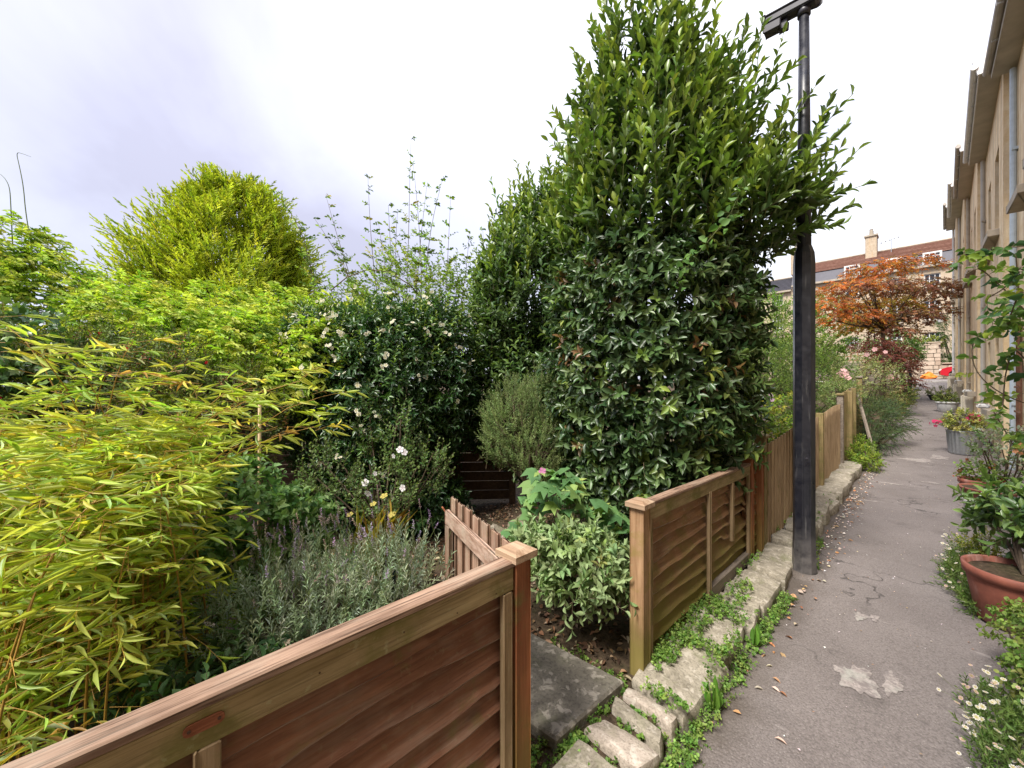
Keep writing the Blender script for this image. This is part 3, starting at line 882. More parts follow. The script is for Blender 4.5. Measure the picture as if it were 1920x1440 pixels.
pf2 = thing('picket_fence', 'grey close boarded fence end with leaning brace, beside the ferny juniper', 'fence', (F2, 9.1, 0))
yy = 9.06
while yy < 11.6:
    m = MB(); t_ = 1.36 + .07 * (yy - 9) + rg.uniform(-.01, .01); b_ = float(rise(yy)) + .05
    m.box((F2 + .02, yy, (b_ + t_) / 2), (.02, .1, t_ - b_), bev=.004); m.build('picket', M_GREYWOOD if yy > 10.2 else M_PICKET2, pf2)
    yy += .112
for q, hh in ((9.9, 1.45), (10.5, 1.50), (11.7, 1.72)):
    post(pf2, F2 + .06, q, hh, M_PICKET2, M_GREYWOOD, w=.1, cap=q > 11)
m = MB(); m.tube([(-.93, 11.2, 1.35), (-.62, 10.5, .15)], .03, 6); m.build('brace', M_GREYWOOD, pf2)

# ------------------------------------------------------------------ gate standing open
g0 = np.array([-1.055, 1.035]); g1 = np.array([-1.90, 1.275]); gd = (g1 - g0) / np.linalg.norm(g1 - g0); gn = np.array([-gd[1], gd[0]])
if gn[1] < 0: gn = -gn
ga = math.atan2(gd[1], gd[0]); GL = np.linalg.norm(g1 - g0)
gate = thing('garden_gate', 'small weathered wooden picket gate standing open into the garden', 'gate', (g0[0], g0[1], 0))
def gbox(name, a, b, n0, zc_, size, mat, tilt=0.0, parent=gate):
    """box in the gate's own axes: along a..b, offset n0, centre height zc_"""
    c = g0 + gd * (a + b) / 2 + gn * n0
    m = MB(); Rm = Matrix.Rotation(ga, 3, 'Z') @ Matrix.Rotation(tilt, 3, 'Y')
    m.box((0, 0, 0), size, bev=.004)
    V = [Rm @ Vector(p) + Vector((c[0], c[1], zc_)) for p in m.v]
    return mesh(name, V, m.f, mat, parent)
gbox('rail', 0, GL, 0, .775, (GL, .032, .085), M_GATEB)
gbox('rail', 0, GL, 0, .235, (GL, .032, .085), M_GATEB)
gbox('stile', GL - .07, GL, -.001, .505, (.07, .030, .456), M_GATE)
gbox('stile', 0, .07, -.001, .505, (.07, .030, .456), M_GATE)
dl = math.hypot(GL - .14, .44)
gbox('brace', .07, GL - .07, -.0015, .505, (dl - .06, .028, .075), M_GATE, tilt=math.atan2(.44, GL - .14))
for i in range(8):
    a = .045 + i * (GL - .09) / 7
    gbox('picket', a - .04, a + .04, .0275, .505 + rg.uniform(-.006, .006), (.076, .021, .77), M_GATE)
e0 = g0 + gd * GL
m = MB(); m.tube([(e0[0], e0[1], .79), (e0[0] + gd[0] * .03, e0[1] + gd[1] * .03, .792), (e0[0] + gd[0] * .045, e0[1] + gd[1] * .045 - .01, .81), (e0[0] + gd[0] * .07, e0[1] + gd[1] * .07 - .01, .812)], .005, 6)
m.build('latch', M_RUST, gate)

# ------------------------------------------------------------------ lamp post
LX, LY = -.655, 3.93
lamp = thing('lamp_post', 'tall black lamp post with small lantern head beside the lane', 'lamp post', (LX, LY, 0))
m = MB(); m.lathe([(.086, -.05), (.083, .05), (.076, .35), (.075, 2.55), (.070, 2.62), (.052, 2.68)], (LX, LY, 0), 8, True); m.build('base_column', M_BLACK, lamp)
m = MB(); m.lathe([(.050, 2.66), (.036, 4.64)], (LX, LY, 0), 20); m.build('pole', M_BLACK, lamp, True)
for zc_, hh_ in ((.75, .55),):
    a_ = R(-67.5); nx_, ny_ = math.cos(a_), math.sin(a_)
    door = MB(); door.box((LX + nx_ * .0705, LY + ny_ * .0705, zc_), (.006, .042, hh_), rz=a_, bev=.002); dr_ = door.build('access_door', M_BLACK, lamp)
    m = MB(); m.tube([(LX + nx_ * .073, LY + ny_ * .073, zc_ + .2), (LX + nx_ * .077, LY + ny_ * .077, zc_ + .2)], .008, 6); m.build('lock', M_LANTERN, dr_)
def lbox(name, c, size, mat, parent, rot=0.0, bev=.01):
    mm = MB(); mm.box((0, 0, 0), size, bev=bev)
    Rm = Matrix.Rotation(rot, 3, 'Y')
    return mesh(name, [Rm @ Vector(p) + Vector(c) for p in mm.v], mm.f, mat, parent)
m = MB(); m.lathe([(.15, -.01), (.135, .006), (.11, .014), (.08, .018)], (LX + .01, LY, 0), 14, False); V = np.array(m.v); V[:14, :2] += np.random.default_rng(6).normal(0, .012, (14, 2)); mesh('tarmac_collar', V, m.f, M_ASPHALT, lamp, True)
head = lbox('lantern', (LX - .085, LY, 4.675), (.40, .145, .075), M_LANTERN, lamp, R(3), .018)
lbox('cover', (LX - .085, LY, 4.722), (.40, .125, .026), M_LANTERN, head, R(3), .011)
lbox('gear_box', (LX - .215, LY - .012, 4.612), (.13, .105, .07), M_LANTERN, head, R(3), .006)
lbox('sensor', (LX - .145, LY + .01, 4.60), (.07, .075, .075), M_LANTERN, head, R(3), .006)
m = MB(); m.lathe([(.046, 4.58), (.046, 4.65)], (LX, LY, 0), 20); m.build('collar', M_LANTERN, lamp, True)

# ------------------------------------------------------------------ facades with real openings
def facade(name, mat, parent, u0, u1, z0, z1, holes, depth, xf):
    """wall sheet from u0..u1, z0..z1 with rectangular holes and reveals; xf(u, z, inset) gives the place"""
    us = sorted({u0, u1, *[h[0] for h in holes], *[h[1] for h in holes]}); zs = sorted({z0, z1, *[h[2] for h in holes], *[h[3] for h in holes]})
    m = MB()
    for ua, ub in zip(us, us[1:]):
        for za, zb in zip(zs, zs[1:]):
            cu, cz = (ua + ub) / 2, (za + zb) / 2
            if any(h[0] < cu < h[1] and h[2] < cz < h[3] for h in holes): continue
            m.add([xf(ua, za, 0), xf(ub, za, 0), xf(ub, zb, 0), xf(ua, zb, 0)], [(0, 1, 2, 3)])
    for a, b, c, d_ in holes:
        for (p, q) in (((a, c), (b, c)), ((b, c), (b, d_)), ((b, d_), (a, d_)), ((a, d_), (a, c))):
            m.add([xf(*p, 0), xf(*q, 0), xf(*q, depth), xf(*p, depth)], [(0, 1, 2, 3)])
    return m.build(name, mat, parent)
def window(parent, a, b, c, d_, inset, xf, nx=2, nz=3, fr=.05, bar=.025, fmat=None, name='window'):
    fmat = fmat or M_WHITE
    m = MB()
    def bx(u0, u1, z0, z1, i0, i1):
        pts = [xf(u, z, i) for i in (i0, i1) for (u, z) in ((u0, z0), (u1, z0), (u1, z1), (u0, z1))]
        m.add(pts, [(0, 1, 2, 3), (7, 6, 5, 4), (0, 4, 5, 1), (1, 5, 6, 2), (2, 6, 7, 3), (3, 7, 4, 0)])
    i0, i1 = inset - .045, inset - .002
    bx(a + .001, a + fr, c, d_, i0, i1); bx(b - fr, b - .001, c, d_, i0, i1)
    bx(a + fr, b - fr, c, c + fr, i0, i1); bx(a + fr, b - fr, d_ - fr, d_, i0, i1)
    for i in range(1, nx):
        u = a + (b - a) * i / nx; bx(u - bar / 2, u + bar / 2, c + fr, d_ - fr, i0 + .01, i1)
    for i in range(1, nz):
        z = c + (d_ - c) * i / nz; bx(a + fr, b - fr, z - bar / 2, z + bar / 2, i0 + .012, i1)
    w_ = m.build(name, fmat, parent)
    g = MB(); g.add([xf(a, c, inset), xf(b, c, inset), xf(b, d_, inset), xf(a, d_, inset)], [(0, 1, 2, 3)]); g.build('pane', M_GLASS, w_)
    return w_

# ------------------------------------------------------------------ stone cottages along the lane
WX = 1.10
hlab = ['streaked honey stone house with the brown trellis and blue-grey pipe', 'honey stone house beside the ribbed metal tub', 'honey stone house beside the white round pot', 'honey stone house beside the shallow bowl planter', 'honey stone end house with the wall lamp, facing the road']
Ys = [-8.0, 11.15, 15.8, 20.2, 24.4, 28.4]; eaves = [7.05, 7.30, 7.80, 8.40, 9.0]
xfr = lambda u, z, i: (WX + i, u, z)
for k in range(5):
    y0, y1, ez = Ys[k], Ys[k + 1], eaves[k]; gz_ = float(rise(y0))
    xo = (0, .0, .03, .0, .04)[k]; xf_ = lambda u, z, i, y1=y1: (1.17 - .030 * (y1 - max(u, 6.4)) + i, u, z); fx = lambda u, y1=y1: 1.17 - .030 * (y1 - max(u, 6.4))
    h_ = thing('terrace_house', hlab[k], 'house', (WX + 3, (y0 + y1) / 2, gz_), 'stone cottages along the lane')
    b = y0 if k else 6.4
    up_w = [(b + .85, b + 1.75), (b + 2.85, b + 3.6)] if k else [(7.2, 8.0), (9.15, 9.95)]
    holes = []
    s_up = 4.42 + .55 * (ez - 7.05)
    for (a, c) in up_w: holes.append((a, c, s_up, s_up + 1.65))
    lo = [(b + .9, b + 1.75), (b + 3.0, b + 3.75)] if k else [(7.2, 8.1), (9.3, 9.95)]
    for j_, (a, c) in enumerate(lo): holes.append((a, c, gz_ + (.95 if j_ == 0 else .12), gz_ + 2.45))
    facade('wall', M_BATH, h_, y0, y1 - .012, gz_ - .4, ez + .25, holes, .17, xf_)
    for (a, c, z0, z1) in holes:
        w_ = window(h_, a, c, z0, z1, .165, xf_, 2, 4 if z1 - z0 > 1.55 else 3)
        if z0 > gz_ + .5:
            s = MB(); s.box((fx((a + c) / 2) - .045, (a + c) / 2, z0 - .075), (.25, c - a + .22, .13), bev=.008); s.build('sill', M_SILL, w_)
    def sbox(u0, u1, d0, d1, za, zb):
        m_ = MB(); pts = [(fx(u) + d, u, z_) for z_ in (za, zb) for (u, d) in ((u0, d0), (u0, d1), (u1, d1), (u1, d0))]
        return m_.add(pts, [(3, 2, 1, 0), (4, 5, 6, 7), (0, 1, 5, 4), (1, 2, 6, 5), (2, 3, 7, 6), (3, 0, 4, 7)])
    ys_ = y0 + .1
    sbox(ys_, y1 - .10, -.27, .02, ez, ez + .09).build('soffit', M_SOFFIT, h_)
    sbox(ys_, y1 - .10, -.285, -.27, ez - .01, ez + .18).build('fascia', M_WHITE if k % 2 else M_SOFFIT, h_)
    gtr = MB(); gtr.tube([(fx(ys_) - .335, ys_ - .1, ez + .13), (fx(y1) - .335, y1 - .08, ez + .13)], .052, 10); g_ = gtr.build('gutter', M_WHITE if k % 2 else M_SOFFIT, h_)
    q = y0 + .5
    while q < y1 - .3:
        if q > 6: m = MB(); m.box((fx(q) - .30, q, ez + .085), (.07, .03, .05), bev=.004); m.build('bracket', M_WHITE, g_)
        q += .92
    if k:
        ck = MB(); a_ = fx(y0)
        pts = [(a_ - .29, ez - .02), (a_ + .5, ez - .02), (a_ + .5, ez + .85), (a_ - .02, ez + .52), (a_ - .36, ez + .26)]
        V = [(x_, y0 + .03, z_) for x_, z_ in pts] + [(x_, y0 + .085, z_) for x_, z_ in pts]
        ck.add(V, [(0, 1, 2, 3, 4), (9, 8, 7, 6, 5)] + [(i_, (i_ + 1) % 5 , 5 + (i_ + 1) % 5, 5 + i_) for i_ in range(5)]); ck.build('verge_board', M_WHITE, h_)
        rt_ = MB(); rt_.add([(fx(y0), y0 + .004, gz_ - .4), (fx(y0) + .35, y0 + .004, gz_ - .4), (fx(y0) + .35, y0 + .004, ez + .2), (fx(y0), y0 + .004, ez + .2)], [(0, 1, 2, 3)]); rt_.build('return_wall', M_BATH, h_)
    rf = MB(); rf.add([(fx(y0) - .28, y0 + .09, ez + .22), (fx(y1) - .28, y1 - .01, ez + .22), (WX + 3.2, y1 - .01, ez + 2.6), (WX + 3.2, y0 + .09, ez + 2.6), (WX + 6.8, y1 - .01, ez + .24), (WX + 6.8, y0 + .09, ez + .24)], [(0, 3, 2, 1), (3, 5, 4, 2)]); rf.build('roof', M_TILE, h_)
    bk = MB(); bk.add([(WX + .3, y0 + .02, gz_ - .4), (WX + 6.5, y0 + .02, gz_ - .4), (WX + 6.5, y0 + .02, ez), (WX + .3, y0 + .02, ez), (WX + .3, y1 - .03, gz_ - .4), (WX + 6.5, y1 - .03, gz_ - .4), (WX + 6.5, y1 - .03, ez), (WX + .3, y1 - .03, ez)], [(0, 1, 2, 3), (5, 4, 7, 6), (1, 5, 6, 2)]); bk.build('end_wall', M_BATH, h_)
    dp = MB(); dp.tube([(fx(y1) - .06, y1 - .28, gz_ + .05), (fx(y1) - .06, y1 - .28, ez - .05)], .042, 10); d__ = dp.build('downpipe', (M_PIPE, M_SOFFIT, M_SILL, M_SOFFIT, M_WHITE)[k], h_)
    for zz in (1.2, 3.4, 5.6):
        m = MB(); m.box((fx(y1) - .045, y1 - .28, gz_ + zz), (.088, .13, .05), bev=.006); m.build('pipe_clip', M_PIPE if k == 0 else M_SILL, d__)
    if k > 0:
        bx_ = MB(); bx_.box((fx(b + 2.2) - .12, b + 2.2, gz_ + .55), (.24, .45, .55), bev=.02); bx_.build('meter_box', M_CREAM, h_)
        hd = MB(); hd.box((fx(b + 3.4) - .09, b + 3.4, gz_ + .93), (.2, .32, .1), bev=.03); hd.build('basin_pipe_hopper', M_WHITE, h_)
        wp = MB(); wp.tube([(fx(b + 3.4) - .07, b + 3.4, gz_ + .05), (fx(b + 3.4) - .07, b + 3.4, gz_ + .9)], .035, 8); wp.build('waste_pipe', M_SILL, h_)
    else:
        # brown trellis leaning on the wall
        tr_ = thing('wall_trellis', 'narrow brown wooden trellis standing against the stone wall', 'trellis', (1.05, 10.2, 0))
        for dy in (0, .14, .28, .42):
            m = MB(); m.box((1.10, 10.0 + dy, 1.45), (.02, .03, 1.9), bev=.003); m.build('slat', M_PLANK, tr_)
        for zz in (.7, 1.1, 1.5, 1.9, 2.3):
            m = MB(); m.box((1.08, 10.21, zz), (.018, .48, .03), bev=.003); m.build('cross_slat', M_PLANK, tr_)
wl = thing('wall_lamp', 'small lantern on a bracket at the end house', 'lamp', (WX, 27.9, 4.6))
m = MB(); m.tube([(WX + .05, 27.9, 4.95), (WX - .38, 27.9, 4.95), (WX - .40, 27.9, 4.85)], .018, 6); m.build('bracket', M_BLACK, wl)
m = MB(); m.lathe([(.03, .30), (.14, .24), (.13, .20), (.09, .0), (.05, -.02)], (WX - .40, 27.9, 4.55), 8); m.build('lantern', M_WHITE, wl)

# ------------------------------------------------------------------ terrace across the road
FY = 50.0
xff = lambda u, z, i: (u, FY + i, z)
flab = ['tall stone terrace house with red tiled roof and white dormer, beyond the road', 'stone terrace house with red tiled roof partly behind the orange maple', 'stone terrace house with dull grey slate roof behind the green trees', 'stone terrace house with slate roof at the far end of the row']
edges = [8.5, 2.75, -3.3, -9.3, -15.5]
edges = [12.5, 2.9, -3.3, -9.4, -16.0]
for k in range(4):
    xa, xb = edges[k + 1], edges[k]; g = 1.95; top = 11.8 if k < 3 else 11.4
    t_ = thing('terrace_house', flab[k], 'house', ((xa + xb) / 2, FY + 3, g), 'tall terrace across the road')
    holes = []
    ww = .98
    cols_ = np.linspace(xa + 1.25, xb - 1.25, 2 if k else 4)
    if k == 0: cols_ = np.array([4.4, 6.6, 9, 11])
    if k == 1: cols_ = np.array([.75, -1.6])
    for c in cols_:
        for (z0, z1) in ((10.1, 11.25), (7.2, 8.9), (4.3, 6.1)):
            holes.append((c - ww / 2, c + ww / 2, z0, z1))
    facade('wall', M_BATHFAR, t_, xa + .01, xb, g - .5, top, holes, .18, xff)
    for h in holes:
        w_ = window(t_, *h, .16, xff, 3, 2 if h[2] > 9.5 else 4, .07, .05)
        s = MB(); s.box(((h[0] + h[1]) / 2, FY - .06, h[2] - .07), (ww + .25, .2, .12)); s.build('sill', M_SILL, w_)
    m = MB(); m.box(((xa + xb) / 2, FY - .14, top + .1), (xb - xa - .02, .4, .2), bev=.02); m.build('cornice', M_SILL, t_)
    mz = top + 1.35 if k < 3 else top + .3
    if k < 3:
        m = MB(); m.add([(xa, FY - .1, top + .2), (xb, FY - .1, top + .2), (xb, FY + .45, mz), (xa, FY + .45, mz)], [(0, 1, 2, 3)]); ms = m.build('mansard', M_SLATE, t_)
        for c in cols_[:2]:
            d_ = MB(); d_.box((c, FY + .35, top + .80), (1.15, 1.0, 1.05)); dm = d_.build('dormer', M_WHITE, t_)
            window(t_, c - .5, c + .5, top + .36, top + 1.24, -.17, xff, 3, 3, .06, .045, name='dormer_window')
    rg_z = 14.75 if k < 3 else 13.6
    m = MB(); m.add([(xa, FY + .1 if k > 2 else FY + .40, mz), (xb, FY + .1 if k > 2 else FY + .40, mz), (xb, FY + 3.2, rg_z), (xa, FY + 3.2, rg_z), (xb, FY + 6.4, mz), (xa, FY + 6.4, mz)], [(0, 1, 2, 3), (3, 2, 4, 5)])
    rf = m.build('roof', M_TILE if k < 3 else M_SLATE, t_)
    m = MB(); m.tube([(xa, FY + 3.2, rg_z + .03), (xb, FY + 3.2, rg_z + .03)], .12, 6); m.build('ridge', M_SILL, rf)
    # tile courses
    nrow = 9
    for i in range(nrow):
        f0 = i / nrow; yy0 = FY + (.1 if k > 2 else .40); 
        za = mz + (rg_z - mz) * f0; ya = yy0 + (FY + 3.2 - yy0) * f0
        m = MB(); m.box(((xa + xb) / 2, ya, za + .05), (xb - xa, .10, .07)); m.build('tile_course', M_TILE if k < 3 else M_SLATE, rf)
    ch = MB(); ch.box((xa, FY + 2.4, rg_z + .1), (.85, 1.3, 2.5), bev=.03); c_ = ch.build('chimney', M_BATHFAR, t_)
    m = MB(); m.box((xa, FY + 2.4, rg_z + 1.42), (1.0, 1.45, .16)); m.build('chimney_cap', M_SILL, c_)
    for dy in (-.3, .35):
        m = MB(); m.lathe([(.17, 0), (.13, .55), (.16, .6)], (xa, FY + 2.4 + dy, rg_z + 1.5), 10); m.build('chimney_pot', M_SILL, c_)
    dp = MB(); dp.tube([(xa + .35, FY - .07, g), (xa + .35, FY - .07, top)], .05, 6); dp.build('downpipe', M_BLACK, t_)
ae = thing('tv_aerial', 'thin metal television aerial on the red tiled roof', 'aerial', (-1.6, FY + 2.6, 14))
m = MB(); m.tube([(-1.9, FY + 2.4, 14), (-1.9, FY + 2.4, 15.6)], .03, 5); m.build('mast', M_GALV, ae)
for i in range(5):
    m = MB(); m.tube([(-2.6 + i * .3, FY + 2.1, 15.4 + .06 * i), (-2.6 + i * .3, FY + 2.7, 15.4 + .06 * i)], .02, 4); m.build('rod', M_GALV, ae)
m = MB(); m.tube([(-2.7, FY + 2.4, 15.38), (-1.2, FY + 2.4, 15.68)], .02, 4); m.build('boom', M_GALV, ae)

# garden wall of squared stones across the road
SY = 44.6
gw = thing('stone_wall', 'squared rubble stone garden wall across the road, stepped down behind the red car', 'wall', (0, SY, 1.95))
core = MB(); core.box((-2.95, SY + .25, 3.3), (8.1, .42, 2.74)); core.box((4.4, SY + .25, 2.5), (6.5, .42, 1.18)); core.build('mortar_core', M_MORTAR, gw)
sm = MB(); sm.box((0, 0, 0), (1, 1, 1), bev=.06)
sme = bpy.data.meshes.new('stone'); sme.from_pydata(sm.v, [], sm.f); sme.materials.append(M_RUBBLE)
rs = np.random.default_rng(3); z = 1.9
while z < 4.68:
    h = min(rs.uniform(.22, .36), 4.72 - z); x = -5.2
    while x < (1.1 if z > 2.95 else 6.5):
        l = rs.uniform(.3, .7); xe = 1.12 if z > 2.95 else 6.5
        l = min(l, xe - x)
        if l < .12: break
        o = bpy.data.objects.new('stone', sme); COL.objects.link(o); o.parent = gw
        o.location = (x + l / 2, .02 + rs.uniform(-.015, .015), z + h / 2 - 1.95); o.scale = (l - .03, .2, h - .03)
        x += l
    z += h
for xa, xb, zt in ((-5.3, 1.2, 4.74), (1.16, 6.6, 3.09)):
    x = xa
    while x < xb - .1:
        l = min(rs.uniform(.6, 1.0), xb - x); m = MB(); m.box((x + l / 2, SY + .2, zt + .05), (l - .02, .62, .1), bev=.02); m.build('coping_stone', M_RUBBLE, gw); x += l

# red car, nose showing past the end house
car = thing('parked_car', 'red hatchback parked by the stone wall across the road', 'car', (3.0, 43.2, 1.93))
prof = [(1.02, .30), (1.0, .55), (1.08, .72), (1.35, .84), (1.95, .95), (2.65, 1.40), (3.1, 1.47), (4.2, 1.45), (4.8, 1.05), (4.95, .9), (4.98, .35), (4.6, .22), (1.3, .22)]
def side_extrude(prof, ya, yb, pinch=0.0):
    n = len(prof); V = []
    for yv, s in ((ya, -1), (ya + .12, 0), (yb - .12, 0), (yb, -1)):
        for (x, z) in prof:
            cx = 3.0; k_ = 1 + .025 * s * 1.0
            dz = z if s == 0 else (z - (.06 if z > 1.0 else .0))
            V.append((cx + (x - cx) * k_, yv + (pinch * max(0, z - .9) * (1 if yv < (ya + yb) / 2 else -1)), 1.93 + dz))
    F = [tuple(range(n)), tuple(range(4 * n - 1, 3 * n - 1, -1))]
    for l in range(3): F += [(l * n + i, l * n + n + i, l * n + n + (i + 1) % n, l * n + (i + 1) % n) for i in range(n)]
    return V, F
V, F = side_extrude(prof, 42.3, 44.0, .3)
body = mesh('body', V, F, M_RED, car)
m = MB(); m.add([(1.98, 42.62, 1.93 + .99), (1.98, 43.68, 1.93 + .99), (2.60, 43.62, 1.93 + 1.40), (2.60, 42.68, 1.93 + 1.40)], [(0, 3, 2, 1)]); m.build('windscreen', M_GLASS, car)
for x in (1.75, 4.25):
    for yv in (42.30, 43.86):
        m = MB(); m.tube([(x, yv, 2.24), (x, yv + .16, 2.24)], .31, 20); w_ = m.build('wheel', M_TYRE, car)
        m = MB(); m.tube([(x, yv - .01, 2.24), (x, yv + .17, 2.24)], .19, 14); m.build('rim', M_GALV, w_)
for yv in (42.45, 43.85):
    m = MB(); m.box((1.06, yv, 1.93 + .66), (.12, .26, .13), bev=.03); m.build('headlight', M_WHITE, car)
m = MB(); m.box((1.0, 43.15, 1.93 + .45), (.05, .9, .2), bev=.02); m.build('grille', M_TYRE, car)
m = MB(); m.box((.985, 43.15, 1.93 + .36), (.03, .5, .11)); m.build('number_plate', M_WHITE, car)
bagm = MB(); bagm.lathe([(.05, 0), (.40, .03), (.46, .16), (.34, .32), (.14, .46), (.05, .52)], (.45, 43.3, 1.93), 10)
V = np.array(bagm.v); V += np.random.default_rng(4).normal(0, .04, V.shape); V[:, 2] = np.maximum(V[:, 2], 1.935)
tag(mesh('sack', V, bagm.f, M_BAG), 'crumpled orange plastic sack lying at the foot of the stone wall', 'bag')
# ================================================================== plants behind the near fence
def gz(x, y): return float(ground_z(x, y))
# ---- bamboo: leaning canes with drooping fans of narrow leaves
rng = np.random.default_rng(11)
bam = thing('bamboo', 'yellow-green bamboo clump with narrow drooping leaves behind the board fence', 'bamboo', (-1.9, .0, 0))
lv, st, tw = Leaves(), Stems(), Stems()
def in_view_pt(px, py, d): return at(px, py, d)
tips = []
for i in range(120):                      # cane tips spread over the clump
    px = rng.uniform(-260, 400); d = rng.uniform(1.28, 2.3)
    if px > 250 and d < 1.5: px -= 200
    top = 1.34 - .12 * max(0, (px - 100) / 300) + rng.normal(0, .09) - .62 * max(0, 1.75 - d)
    q = at(px, 720, d)
    if q[0] > -1.16: continue
    tips.append((q[0], q[1], top))
for (px, py, d) in ((600, 745, 2.0), (560, 715, 2.05), (470, 715, 2.1), (250, 640, 2.0), (120, 660, 1.7), (40, 640, 1.6), (520, 800, 1.9), (440, 760, 1.8), (380, 720, 2.1), (590, 800, 2.1), (330, 690, 2.2), (200, 700, 1.9), (10, 610, 1.9), (500, 730, 2.2)):
    tips.append(tuple(at(px, py, d)))
tips = np.array(tips)
root = np.stack([tips[:, 0] * .85 - .32 + rng.normal(0, .10, len(tips)), tips[:, 1] * .75 - .12 + rng.normal(0, .12, len(tips)), np.full(len(tips), .05)], 1)
root[:, 0] = np.minimum(root[:, 0], -1.25)
for i in range(len(tips) - 14, len(tips)):
    q = at(rng.uniform(120, 300), 720, rng.uniform(1.9, 2.2)); root[i] = (q[0], q[1], .05)
ns = 9; prev = root
for k in range(ns):
    a = (k + 1) / ns
    nx = root + (tips - root) * np.stack([np.full(len(tips), a ** 1.6), np.full(len(tips), a ** 1.6), np.full(len(tips), 1 - (1 - a) ** 1.45)], 1)
    st.add(prev, nx, .0052 * (1 - .72 * k / ns), .0052 * (1 - .72 * (k + 1) / ns)); prev = nx
    if k >= 1:
        for rep in range(3 if k % 2 else 4):
            n_ = len(tips)
            az = rng.uniform(0, 6.28, n_); D = np.stack([np.cos(az), np.sin(az), rng.uniform(-.15, .75, n_)], 1)
            if k < 4: D[-14:, 2] -= 3.0
            col = palette(rng, n_, [(.48, .60, .08), (.60, .68, .14), (.31, .48, .07), (.68, .60, .10), (.46, .58, .26), (.55, .36, .12)], [4, 4.5, 2.4, 2.0, 2, .4])
            sprigs(rng, lv, tw, nx + rng.normal(0, .02, nx.shape), D, rng.uniform(.10, .24, n_), 5, .098, .0140, col, (.64, .66, .14), 58, .20, 'dist', r=.0013, sag=.08, up=.15, young_frac=.3, size_jit=.35, t0=.3)
lo = np.concatenate(lv.P); keep = None
lv.build(bam, L_BAMBOO, T_LANCE, single=300)
st.build(bam, M_CULM, 'canes', 5); tw.build(bam, M_CULM, 'twigs', 3)

# ---- wisteria mass, yellow green, with an arm rising at the far left
def W(px, py, d): return tuple(at(px, py, d))
wb = [(W(420, 655, 5.0), (1.0, .8, .75)), (W(620, 655, 5.0), (.8, .7, .65)), (W(230, 640, 4.8), (.9, .8, .8)), (W(60, 600, 4.6), (.8, .7, .8)), (W(20, 470, 4.5), (.45, .4, .42)), (W(90, 530, 4.5), (.4, .4, .35)), (W(540, 610, 4.9), (.6, .6, .45)), (W(-130, 560, 4.4), (.8, .7, .9)), (W(470, 660, 4.0), (.5, .45, .42)), (W(590, 670, 4.0), (.42, .4, .40)), (W(360, 620, 4.2), (.5, .45, .32)), (W(250, 585, 4.3), (.5, .45, .28)), (W(540, 720, 3.8), (.3, .3, .3))]
wis, P, N, rng = shrub('wisteria', 'sprawling yellow-green wisteria below the golden conifer', 'climber', W(350, 980, 5.0), wb, 4700, 11, .068, .026,
    [(.28, .43, .040), (.39, .53, .05), (.52, .56, .08), (.18, .32, .04)], [4, 4, 2.4, 2], (.60, .60, .09), L_SOFT, T_OVAL, .24, 21, 70, .45, .8, .8, .55, .4, phyl='dist', lump=.14, sag=.15, limb=14, back=-.1)
tn = MB()
rt = np.random.default_rng(2)
for (pts) in ([(62, 480), (48, 400), (44, 350), (36, 310), (30, 285), (42, 288), (58, 294)], [(24, 470), (20, 380), (18, 350), (8, 332), (-6, 322)], [(130, 490), (60, 440), (20, 410), (-20, 400)]):
    q = np.array([W(a, b, 4.4) for a, b in pts])
    for _ in range(3): q = np.concatenate([q[:1], np.stack([q[:-1] * .75 + q[1:] * .25, q[:-1] * .25 + q[1:] * .75], 1).reshape(-1, 3), q[-1:]])
    tn.tube(q, np.linspace(.006, .002, len(q)), 5)
for (px, py) in ((480, 650), (395, 585), (520, 640), (240, 600)):
    q = [W(px + 26 * math.cos(t) * (1 - t / 9) + t * 5, py + 14 * math.sin(t), 4.1) for t in np.linspace(0, 4.2, 14)]
    tn.tube(q, .004, 4)
tn.build('tendrils', M_GTWIG, wis, True, 'stuff')

# ---- fuchsia hedge: small dark leaves, reddish stems, a few red flowers
fb = [(W(120, 770, 3.3), (.6, .6, .72)), (W(300, 765, 3.4), (.62, .55, .68)), (W(430, 790, 3.5), (.5, .45, .56)), (W(-60, 740, 3.1), (.5, .5, .75)), (W(190, 690, 3.5), (.55, .5, .38))]
fu, P, N, rng = shrub('fuchsia_hedge', 'fuchsia hedge with tiny dark leaves and red flowers behind the bamboo', 'hedge', W(250, 1050, 3.4), fb, 2600, 12, .032, .017,
    [(.09, .15, .03), (.15, .22, .04), (.06, .10, .025), (.20, .17, .05), (.26, .13, .06)], [4, 4, 3, 1.2, .6], (.20, .22, .05), L_SOFT, T_OVAL, .24, 22, 62, .1, .5, .7, .7, .5, lump=.14, limb=18, r=.0022, back=-.1)
k = rng.choice(len(P), 46, replace=False)
flowers(rng, fu, P[k] + N[k] * .10, N[k] - UP * .8, .035, T_STAR, (.42, .01, .02), L_PETAL)
# ---- round-leaved ivy over the hedge
iv, P, N, rng = shrub('ivy', 'broad leaved ivy climbing at the left end of the hedge', 'ivy', W(40, 980, 3.0), [(W(60, 640, 3.0), (.34, .3, .30)), (W(-30, 690, 2.9), (.35, .3, .4)), (W(110, 720, 3.0), (.25, .25, .25))], 150, 6, .085, .085,
    [(.05, .12, .035), (.09, .18, .05), (.14, .22, .05)], None, None, L_GLOSS, T_LOBED, .25, 23, 75, .3, .7, .8, .1, .4, limb=4)

